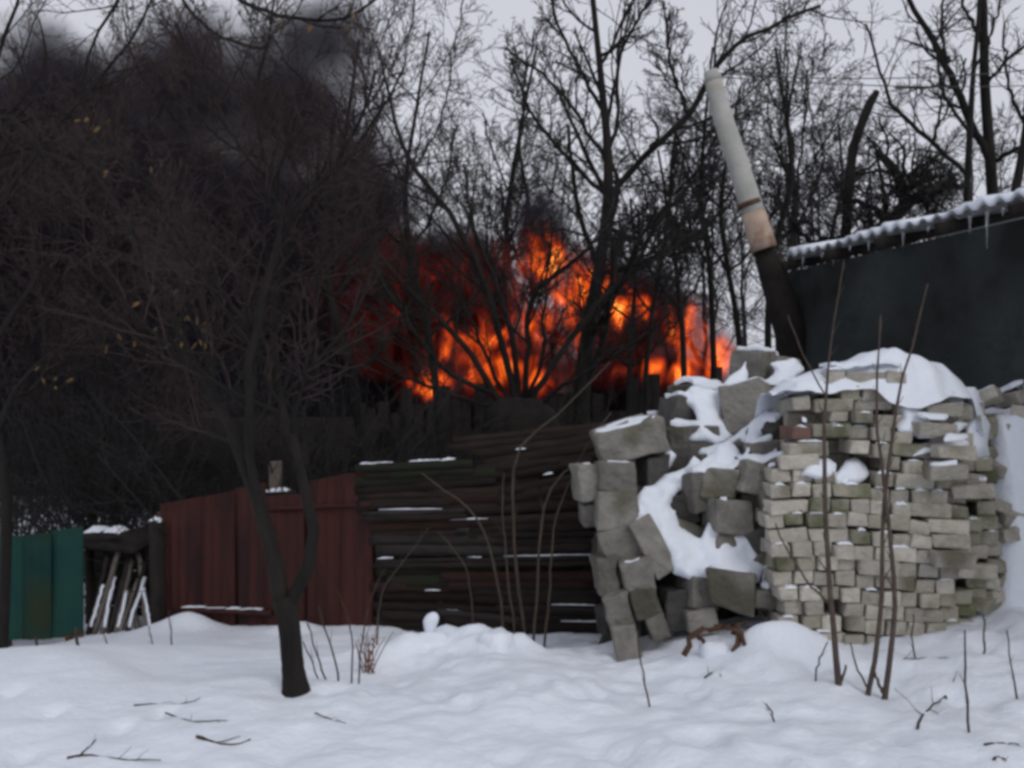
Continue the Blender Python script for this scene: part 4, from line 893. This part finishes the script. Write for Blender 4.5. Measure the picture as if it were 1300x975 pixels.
# ------------------------------------------------------------------ saplings, stems and litter in the snow
def stem(name, label, D, path, mat, twigs=0, cat='sapling', group=None, seed=0, n=14, tl=.12, ang=.5, tr=.0018, kids=()):
    global rng
    rng = np.random.default_rng(seed+1000); p, r = px_path(path, D, n, .003); r = r*.8
    p[0, 2] = min(p[0, 2], gz(p[0, 0], p[0, 1]))-.03
    root = thing(name, label, cat, p[0]+np.array((0,0,.03)), group)
    link('stem', mesh_np('stem', *tube_arrays(p[None], r[None], 7)), M[mat], root, smooth=True)
    for kk in kids:
        q, s = px_path(kk, D, 9, .003); link('side_shoot', mesh_np('side_shoot', *tube_arrays(q[None], s[None], 5)), M[mat], root, smooth=True)
    if twigs:
        q, s = sprout(p[None], r[None], twigs, .25, .98, 1., ang, 5, .08, .06, .4, tr, rlen=tl); link('twigs', mesh_np('twigs', *tube_arrays(q, s, 4)), M[mat], root)['kind'] = 'stuff'
    return root
stem('sapling', 'leftmost dark sapling standing straight before the brick stack', 4.85, [(1066,876,12),(1060,830,10),(1054,760,8.5),(1049,680,8),(1046,600,7),(1047,530,5.5),(1051,480,4),(1057,420,2.5),(1072,330,1.5)], 'sapling', 12, seed=1, kids=[[(1051,765,3.5),(1030,745,3),(1000,700,2.5),(985,665,2)],[(1047,500,2.5),(1020,450,2),(1000,400,1.5)],[(1066,872,4),(1072,855,3.5),(1074,845,3)]])
stem('sapling', 'middle sapling of three, leaning right past the brick stack top', 4.8, [(1100,880,9),(1110,840,8),(1117,780,7.5),(1120,720,7),(1121,660,6.5),(1128,590,6),(1136,530,5),(1148,475,4),(1160,430,3),(1178,360,2)], 'sapling', 12, seed=2, kids=[[(1100,872,3),(1085,840,2.5),(1080,815,2)]])
stem('sapling', 'rightmost of the three saplings before the brick stack, rising upright', 4.78, [(1122,882,10),(1130,840,9),(1135,780,8),(1134,720,7),(1129,660,6.5),(1120,600,5.5),(1114,540,4.5),(1113,480,3.5),(1118,400,2.2)], 'sapling', 10, seed=3, kids=[[(1122,880,5),(1114,865,4),(1110,852,3)]])
stem('arching_stem', 'pale dry stem arching right over the plank fence', 6.6, [(671,815,6),(661,770,5.5),(654,700,5),(651,620,4.5),(655,580,4),(672,553,3.5),(700,535,3),(740,495,2.5),(775,460,2)], 'dry', 3, cat='dry stem', group='dry stems by the plank fence', seed=4)
stem('arching_stem', 'pale dry stem bending right towards the concrete blocks', 6.5, [(676,816,5),(682,760,4.5),(685,690,4),(692,640,4),(708,608,3.5),(735,585,3),(752,555,2.5),(775,525,2)], 'dry', 3, cat='dry stem', group='dry stems by the plank fence', seed=5)
stem('arching_stem', 'dry stem nearest the concrete blocks, standing almost straight', 6.45, [(690,812,4.5),(697,760,4),(700,710,3.5),(705,660,3),(722,615,2.5),(735,590,2)], 'dry', 2, cat='dry stem', group='dry stems by the plank fence', seed=6)
stem('arching_stem', 'dry stem curving left across the plank fence', 6.6, [(640,800,5),(634,750,4.5),(626,715,4),(612,670,3.5),(590,640,3),(560,620,2.5),(535,600,2)], 'dry', 2, cat='dry stem', group='dry stems by the plank fence', seed=7)
stem('arching_stem', 'dry stem standing just left of the tall arching one', 6.6, [(655,812,4),(648,760,3.5),(642,700,3),(638,640,2.5),(640,600,2)], 'dry', 2, cat='dry stem', group='dry stems by the plank fence', seed=8)
stem('arching_stem', 'thin dry stem leaning right before the left half of the plank fence', 6.9, [(478,800,3),(486,750,2.5),(510,715,2),(530,690,1.5),(545,670,1.5)], 'dry', 2, cat='dry stem', group='dry stems by the plank fence', seed=9)
stem('arching_stem', 'thin dry stem leaning left before the middle of the plank fence', 6.7, [(602,790,3),(597,750,2.5),(588,715,2.5),(570,690,2),(555,675,1.5)], 'dry', 1, cat='dry stem', group='dry stems by the plank fence', seed=10)
# thin shoots at the fruit tree's foot
for k, (path, lab) in enumerate([([(418,876,3.5),(405,840,3),(396,810,2.5),(390,790,2)],'thin shoot nearest the forked trunk, leaning left'),([(430,868,3.5),(424,830,3),(412,795,2.5),(405,770,2)],'second thin shoot right of the forked trunk'),([(446,852,3),(448,815,2.5),(440,780,2),(430,750,1.5)],'third thin shoot right of the forked trunk'),([(412,880,3),(400,850,2.5),(385,815,2)],'short shoot right behind the forked trunk foot'),([(455,850,3),(462,800,2.5),(470,760,2),(490,720,1.5)],'thin shoot leaning right before the red fence end')]):
    stem('shoot', lab, 5.3, path, 'stick', 2, cat='shoot', group='shoots beside the forked tree', seed=20+k, n=8, tr=.0014)
sh = thing('dry_shrub', 'small reddish dry shrub at the foot of the snow bank', 'shrub', P(467, 852, 5.6)); rng = np.random.default_rng(4)
n = 12; d = norm(np.stack([rng.normal(0,.3,n), rng.normal(0,.25,n), np.ones(n)], 1)); pts = np.zeros((n, 6, 3)); pts[:, 0] = P(467, 853, 5.6)+rng.normal(0,.02,(n,3))
for s in range(5): d = norm(d+rng.normal(0,.1,d.shape)); pts[:, s+1] = pts[:, s]+d*rng.uniform(.03,.06,n)[:, None]
link('stems', mesh_np('stems', *tube_arrays(pts, np.linspace(.004,.002,6)[None].repeat(n, 0), 4)), M['reddish'], sh)
lf = bmesh.new(); rr = random.Random(4)
for k in range(60): leaf(lf, P(467+rr.gauss(0,7), 832+rr.gauss(0,14), 5.6+rr.uniform(-.08,.08)), rr.uniform(.015,.03))
me = bpy.data.meshes.new('leaves'); lf.to_mesh(me); lf.free(); link('leaves', me, M['reddish'], sh)['kind'] = 'stuff'
# weeds
weeds = [([(1231,958,4.5),(1228,900,4),(1226,850,3.5),(1224,800,2.5)],'tall thin weed stalk standing nearest the bottom right corner',4.2,'stick'),([(1248,858,3.5),(1249,820,3),(1247,780,2.5)],'upright stalk beside the right foot of the brick stack',5.1,'stick'),
 ([(1160,842,3),(1158,810,2.5),(1160,780,2)],'short stalk right of the three saplings',5.2,'stick'),([(826,897,3.5),(820,870,3),(812,830,2.5),(808,800,2)],'lone stalk in the snow before the concrete blocks',4.7,'stick'),
 ([(985,922,3.5),(979,905,3),(972,893,2.5)],'stubby twig poking out of the snow in the foreground',4.4,'stick'),([(1295,905,4),(1291,885,3.5),(1284,850,2.5),(1278,800,2)],'stalk at the right edge of the snow',4.6,'stick'),
 ([(102,856,5),(100,830,5),(96,796,4)],'dark stake in the snow before the green fence, right one',6.0,'stick'),([(50,850,4.5),(48,830,4.5),(46,806,4)],'dark stake in the snow before the green fence, left one',6.0,'stick'),
 ([(195,838,2.5),(193,815,2),(190,795,1.5)],'thin stalk before the gate post',6.4,'stick'),([(218,822,2.5),(217,800,2),(214,775,1.5)],'thin stalk before the left end of the red fence',6.4,'stick'),([(143,840,2.5),(138,820,2),(128,800,1.5)],'thin stalk before the leaning slabs',6.3,'stick'),
 ([(1035,855,3),(1042,835,2.5),(1050,815,2)],'little stalk leaning right, left of the saplings',4.95,'stick')]
for k, (path, lab, D, mt) in enumerate(weeds):
    stem('weed_stalk', lab, D, path, mt, 3 if k not in (6, 7) else 0, cat='stalk', group='stalks in the snow', seed=40+k, n=8, tl=.07, tr=.0013)
# fallen twigs lying on the snow
fall = [([(85,962),(110,958),(150,962),(205,966)],'fallen twig lying along the bottom left of the snow',5),([(100,960),(112,948),(122,938)],'forked twig sticking up at the bottom left',4),([(250,935),(275,942),(300,944),(318,938)],'dark curved twig on the snow below the forked tree',7),([(210,905),(235,912),(262,915),(290,914)],'thin faint twig on the snow left of centre',4),
 ([(170,895),(200,892),(235,892),(255,886)],'thin twig on the snow in the left middle',3.5),([(1165,925),(1172,905),(1190,892),(1200,884)],'dark bent twig in the right foreground snow',6),([(1200,887),(1206,870),(1214,855)],'short thick dark twig in the right foreground snow',7),([(1235,865),(1252,868),(1268,880)],'arched twig beside the tall weed stalk',6),
 ([(1250,945),(1270,942),(1295,946)],'flat twig at the bottom right edge',5),([(1262,965),(1266,958),(1278,966)],'small crooked twig in the bottom right corner',6),([(1120,845),(1150,835),(1190,834),(1230,838)],'thin twig lying before the brick stack foot',3.5),([(895,860),(905,852),(916,858)],'tiny twig cluster before the bramble',5),([(400,905),(420,912),(440,918)],'faint twig on the snow before the bank',3)]
for k, (pp, lab, w) in enumerate(fall):
    pts = []
    for (px, py) in pp:
        D = CAMZ*FPX/(py-HY)
        for _ in range(6): q = P(px, py, D); D = (CAMZ-gz(q[0], q[1])-.006)*FPX/(py-HY)
        pts.append(P(px, py, D))
    p, r = resample(pts, np.linspace(w, w*.4, len(pts))*.62*4.5/FPX/2, 10, .002); p[3:7, 2] -= .006
    root = thing('fallen_twig', lab, 'twig', p[0], 'twigs fallen on the snow'); link('stick', mesh_np('stick', *tube_arrays(p[None], r[None], 5)), M['stick'], root, smooth=True)
    rng = np.random.default_rng(k+300); q, s = sprout(p[None], r[None], 3, .2, .9, .35, .7, 4, .1, .02, .5, .0012); link('side_twigs', mesh_np('side_twigs', *tube_arrays(q, s, 4)), M['stick'], root)['kind'] = 'stuff'
# bramble with a snow clump
br = thing('dead_bramble', 'brown dead bramble loops holding snow, at the foot of the rubble heap', 'bramble', P(905, 838, 5.45))
for k, pp in enumerate([[(868,842,7),(880,815,7),(900,808,6),(925,806,6),(940,815,6),(948,836,5)],[(930,842,6),(938,818,6),(928,803,5),(908,806,4)],[(905,840,5),(890,822,5),(884,812,4)],[(945,820,4),(965,815,3.5),(990,832,3)],[(935,840,7),(945,825,6),(930,810,5),(945,800,3)]]):
    pp = [(a_[0], a_[1]-10, a_[2]*1.15) for a_ in pp]; p, r = px_path(pp, 5.40+.03*k, 12, .006); link('loop', mesh_np('loop', *tube_arrays(p[None], r[None], 6)), M['rust'], br, smooth=True)
sn = block_mesh('snow_clump', (.16,.14,.12), .03, 2, .012, 6); sn.transform(Matrix.Translation(P(905, 826, 5.5))); link('snow_clump', sn, M['snow'], br, smooth=True)
# lumps of snow on the bank
def clod(label, px, py, D, w, h, seed, flat=False):
    r = random.Random(seed); bm = bmesh.new(); bmesh.ops.create_icosphere(bm, subdivisions=3, radius=1)
    for v in bm.verts:
        n_ = v.co.copy(); k = 1+.10*math.sin(n_.x*4+seed)+.09*math.sin(n_.y*5+n_.z*3+seed)+r.uniform(-.02,.02)
        v.co = Vector((n_.x*w/2*k, n_.y*w/2*k, n_.z*h/2*k))
        if flat and v.co.z > h*.32: v.co.z = h*.32+(v.co.z-h*.32)*.15+.006*math.sin(v.co.x*60)
    me = bpy.data.meshes.new('snow_clod'); bm.to_mesh(me); bm.free(); me.transform(Matrix.Translation(P(px, py, D)))
    o = link('snow_clod', me, M['snow'], smooth=True); tag(o, label, 'snow clod', 'snow clods on the bank')
clod('flat-topped clod of snow on the bank before the plank fence', 630, 818, 5.85, .24, .24, 1, True)
clod('smaller clod of snow lying left on the bank', 548, 820, 6.0, .24, .18, 5)
stk = thing('capped_stake', 'short stake with a round cap of snow, on the snow bank', 'stake', P(548, 815, 6.3))
link('stake_shaft', cap_tube('stake_shaft', [P(549,830,6.05), P(548,800,6.05), P(547,786,6.05)], [.022,.02,.02], 7, 5), M['dark_wood'], stk)
bm = bmesh.new(); bmesh.ops.create_icosphere(bm, subdivisions=3, radius=1)
for v in bm.verts: v.co = Vector((v.co.x*.05*(1 if v.co.z > 0 else 1+.45*v.co.z), v.co.y*.05*(1 if v.co.z > 0 else 1+.45*v.co.z), (v.co.z*.055 if v.co.z > 0 else v.co.z*.13)))+Vector((v.co.z*.015, 0, 0))
me = bpy.data.meshes.new('snow_cap'); bm.to_mesh(me); bm.free(); me.transform(Matrix.Translation(P(547, 788, 6.05))); link('snow_cap', me, M['snow'], stk, smooth=True)

# ------------------------------------------------------------------ smoke and fire (volumes)
def hull(name, ells, vox, grow=1.0):
    bm = bmesh.new()
    for (c, r) in ells:
        bmesh.ops.create_icosphere(bm, subdivisions=3, radius=1, matrix=Matrix.Translation(Vector(c)) @ Matrix.Diagonal((r[0]*grow, r[1]*grow, r[2]*grow, 1)))
    me = bpy.data.meshes.new(name); bm.to_mesh(me); bm.free(); o = bpy.data.objects.new(name, me); C.objects.link(o)
    md = o.modifiers.new('r', 'REMESH'); md.mode = 'VOXEL'; md.voxel_size = vox
    dg = bpy.context.evaluated_depsgraph_get(); m2 = bpy.data.meshes.new_from_object(o.evaluated_get(dg)); o.modifiers.clear(); o.data = m2
    return o
def mth(t, op, a, b=None, c=None, clamp=False):
    n = t.nodes.new('ShaderNodeMath'); n.operation = op; n.use_clamp = clamp
    for i, v in enumerate((a, b, c)):
        if v is None: continue
        if isinstance(v, (int, float)): n.inputs[i].default_value = v
        else: t.links.new(v, n.inputs[i])
    return n.outputs[0]
def field(t, co, ells):
    out = None
    for (c, r) in ells:
        s = nd(t, 'ShaderNodeVectorMath', operation='SUBTRACT'); s.inputs[1].default_value = tuple(c); t.links.new(co, s.inputs[0])
        m_ = nd(t, 'ShaderNodeVectorMath', operation='MULTIPLY'); m_.inputs[1].default_value = tuple(1/x for x in r); t.links.new(s.outputs[0], m_.inputs[0])
        d = nd(t, 'ShaderNodeVectorMath', operation='DOT_PRODUCT'); t.links.new(m_.outputs[0], d.inputs[0]); t.links.new(m_.outputs[0], d.inputs[1])
        v = mth(t, 'SUBTRACT', 1.0, d.outputs['Value']); out = v if out is None else mth(t, 'MAXIMUM', out, v)
    return out
def ell(px, py, D, rx, rz, ry): 
    s = D/FPX; return (P(px, py, D), (rx*s, ry, rz*s))
SMK = [ell(430,400,18.3,120,140,2.2), ell(300,330,18.5,200,210,3.), ell(170,270,18.5,210,220,3.2), ell(20,240,18.5,220,200,3.2), ell(-200,260,18.8,300,240,3.4), ell(360,140,18.5,130,140,2.2), ell(455,250,18.5,90,120,1.5), ell(405,60,18.5,90,90,1.2), ell(490,490,18.6,90,80,1.2),
       ell(240,115,18.5,140,120,2.4), ell(90,130,18.5,140,110,2.4), ell(180,480,18.2,220,170,2.8), ell(20,470,18.4,220,150,2.8), ell(400,510,18.,140,130,2.), ell(280,470,18.2,200,160,2.4), ell(40,390,18.4,240,200,2.8), ell(560,370,18.4,110,100,1.4), ell(688,285,18.3,48,56,.9), ell(800,400,18.3,90,90,1.), ell(600,480,18.6,150,70,1.), ell(800,490,18.6,150,50,1.)]
smoke = hull('smoke', SMK, .35, 1.05); tag(smoke, 'thick dark smoke drifting left from the fire over the trees', 'smoke', None, 'stuff')
m = bpy.data.materials.new('smoke'); m.use_nodes = True; t = m.node_tree; t.nodes.clear()
tc = nd(t, 'ShaderNodeTexCoord'); co = tc.outputs['Object']; F_ = field(t, co, SMK)
nz = nd(t, 'ShaderNodeTexNoise', Scale=.55, Detail=5., Roughness=.62, Distortion=.5); t.links.new(co, nz.inputs['Vector'])
q = mth(t, 'ADD', F_, mth(t, 'MULTIPLY', mth(t, 'SUBTRACT', nz.outputs['Fac'], .50), 2.0))
sx_ = nd(t, 'ShaderNodeSeparateXYZ'); t.links.new(co, sx_.inputs[0])
q = mth(t, 'ADD', q, mth(t, 'MULTIPLY', mth(t, 'MULTIPLY', mth(t, 'SUBTRACT', 6.2, sx_.outputs[2]), .30, clamp=True), mth(t, 'MULTIPLY', mth(t, 'MULTIPLY', F_, 2.5, clamp=True), .75)))   # heavier near the fire's level
q = mth(t, 'MULTIPLY', q, 1.05, clamp=True); dens = mth(t, 'MULTIPLY', mth(t, 'MULTIPLY', q, q), 2.4)
pv = nd(t, 'ShaderNodeVolumePrincipled'); pv.inputs['Color'].default_value = (.075,.068,.09,1); pv.inputs['Anisotropy'].default_value = .2
t.links.new(dens, pv.inputs['Density']); out = nd(t, 'ShaderNodeOutputMaterial'); t.links.new(pv.outputs[0], out.inputs['Volume'])
smoke.data.materials.clear(); smoke.data.materials.append(m); m.cycles.volume_step_rate = .6
# flames, plus emission at the left standing in for firelit smoke
FD = 16.4
FIRE = [ell(690,330,FD,50,55,.55), ell(735,360,FD,60,60,.55), ell(800,390,FD,55,50,.5), ell(620,400,FD,80,75,.6), ell(560,380,FD,90,80,.6), ell(545,490,FD,50,32,.5), ell(640,470,FD,90,55,.6), ell(700,440,FD,90,70,.6),
        ell(870,420,FD,50,60,.5), ell(900,450,FD,45,45,.5), ell(850,470,FD,70,35,.5), ell(530,440,FD,60,60,.5), ell(440,370,FD+.5,60,55,.5), ell(490,420,FD+.3,80,70,.5), ell(490,340,FD+.4,80,60,.5), ell(780,440,FD,80,60,.5), ell(600,340,FD,70,50,.5)]
HOT = [ell(695,330,FD,42,48,.55), ell(745,358,FD,48,32,.55), ell(792,393,FD,40,24,.5), ell(548,487,FD,36,22,.5), ell(625,470,FD,45,30,.6), ell(880,425,FD,36,52,.5), ell(912,450,FD,26,34,.5), ell(845,474,FD,55,18,.5), ell(665,480,FD,45,26,.6), ell(710,400,FD,60,40,.6), ell(600,440,FD,60,35,.6)]
fire = hull('fire', FIRE, .18, 1.08); tag(fire, 'orange and red flames rising behind the trees, with dim red glow added at the left', 'fire', None, 'stuff')
m = bpy.data.materials.new('flames'); m.use_nodes = True; t = m.node_tree; t.nodes.clear()
tc = nd(t, 'ShaderNodeTexCoord'); co = tc.outputs['Object']; F_ = field(t, co, FIRE); Hf = field(t, co, HOT)
mp = nd(t, 'ShaderNodeMapping'); mp.inputs['Scale'].default_value = (1.45,.5,.75); mp.inputs['Rotation'].default_value = (0,.45,0); t.links.new(co, mp.inputs[0])
nz = nd(t, 'ShaderNodeTexNoise', Scale=2.3, Detail=7., Roughness=.66, Distortion=.6); t.links.new(mp.outputs[0], nz.inputs['Vector'])
n_ = mth(t, 'SUBTRACT', nz.outputs['Fac'], .5)
e = mth(t, 'ADD', mth(t, 'MULTIPLY', mth(t, 'MAXIMUM', Hf, -1.1), .36), mth(t, 'MULTIPLY', n_, 3.3))
e = mth(t, 'ADD', e, .20)
edge = mth(t, 'MULTIPLY', F_, 1.35, clamp=True); e = mth(t, 'MULTIPLY', e, edge, clamp=True)
rp = nd(t, 'ShaderNodeValToRGB'); cr = rp.color_ramp; cr.elements[0].position = .05; cr.elements[0].color = (.06,.008,.007,1); cr.elements[1].position = 1.; cr.elements[1].color = (1.0,.42,.07,1)
for p_, c_ in ((.28,(.19,.018,.011,1)),(.5,(.55,.05,.006,1)),(.75,(1.0,.125,.008,1))): x_ = cr.elements.new(p_); x_.color = c_
t.links.new(e, rp.inputs[0])
em = nd(t, 'ShaderNodeEmission'); t.links.new(rp.outputs[0], em.inputs[0]); t.links.new(mth(t, 'MULTIPLY', mth(t, 'ADD', mth(t, 'MULTIPLY', mth(t, 'MULTIPLY', e, e), 9.5), mth(t, 'MULTIPLY', mth(t, 'ADD', mth(t, 'MULTIPLY', n_, 4.5), .62, clamp=True), 2.3)), edge), em.inputs[1])
ab = nd(t, 'ShaderNodeVolumeAbsorption'); ab.inputs['Color'].default_value = (0,0,0,1); t.links.new(mth(t, 'MULTIPLY', edge, 3.2), ab.inputs['Density'])
ad = nd(t, 'ShaderNodeAddShader'); t.links.new(em.outputs[0], ad.inputs[0]); t.links.new(ab.outputs[0], ad.inputs[1])
out = nd(t, 'ShaderNodeOutputMaterial'); t.links.new(ad.outputs[0], out.inputs['Volume'])
fire.data.materials.clear(); fire.data.materials.append(m); m.cycles.volume_step_rate = .7
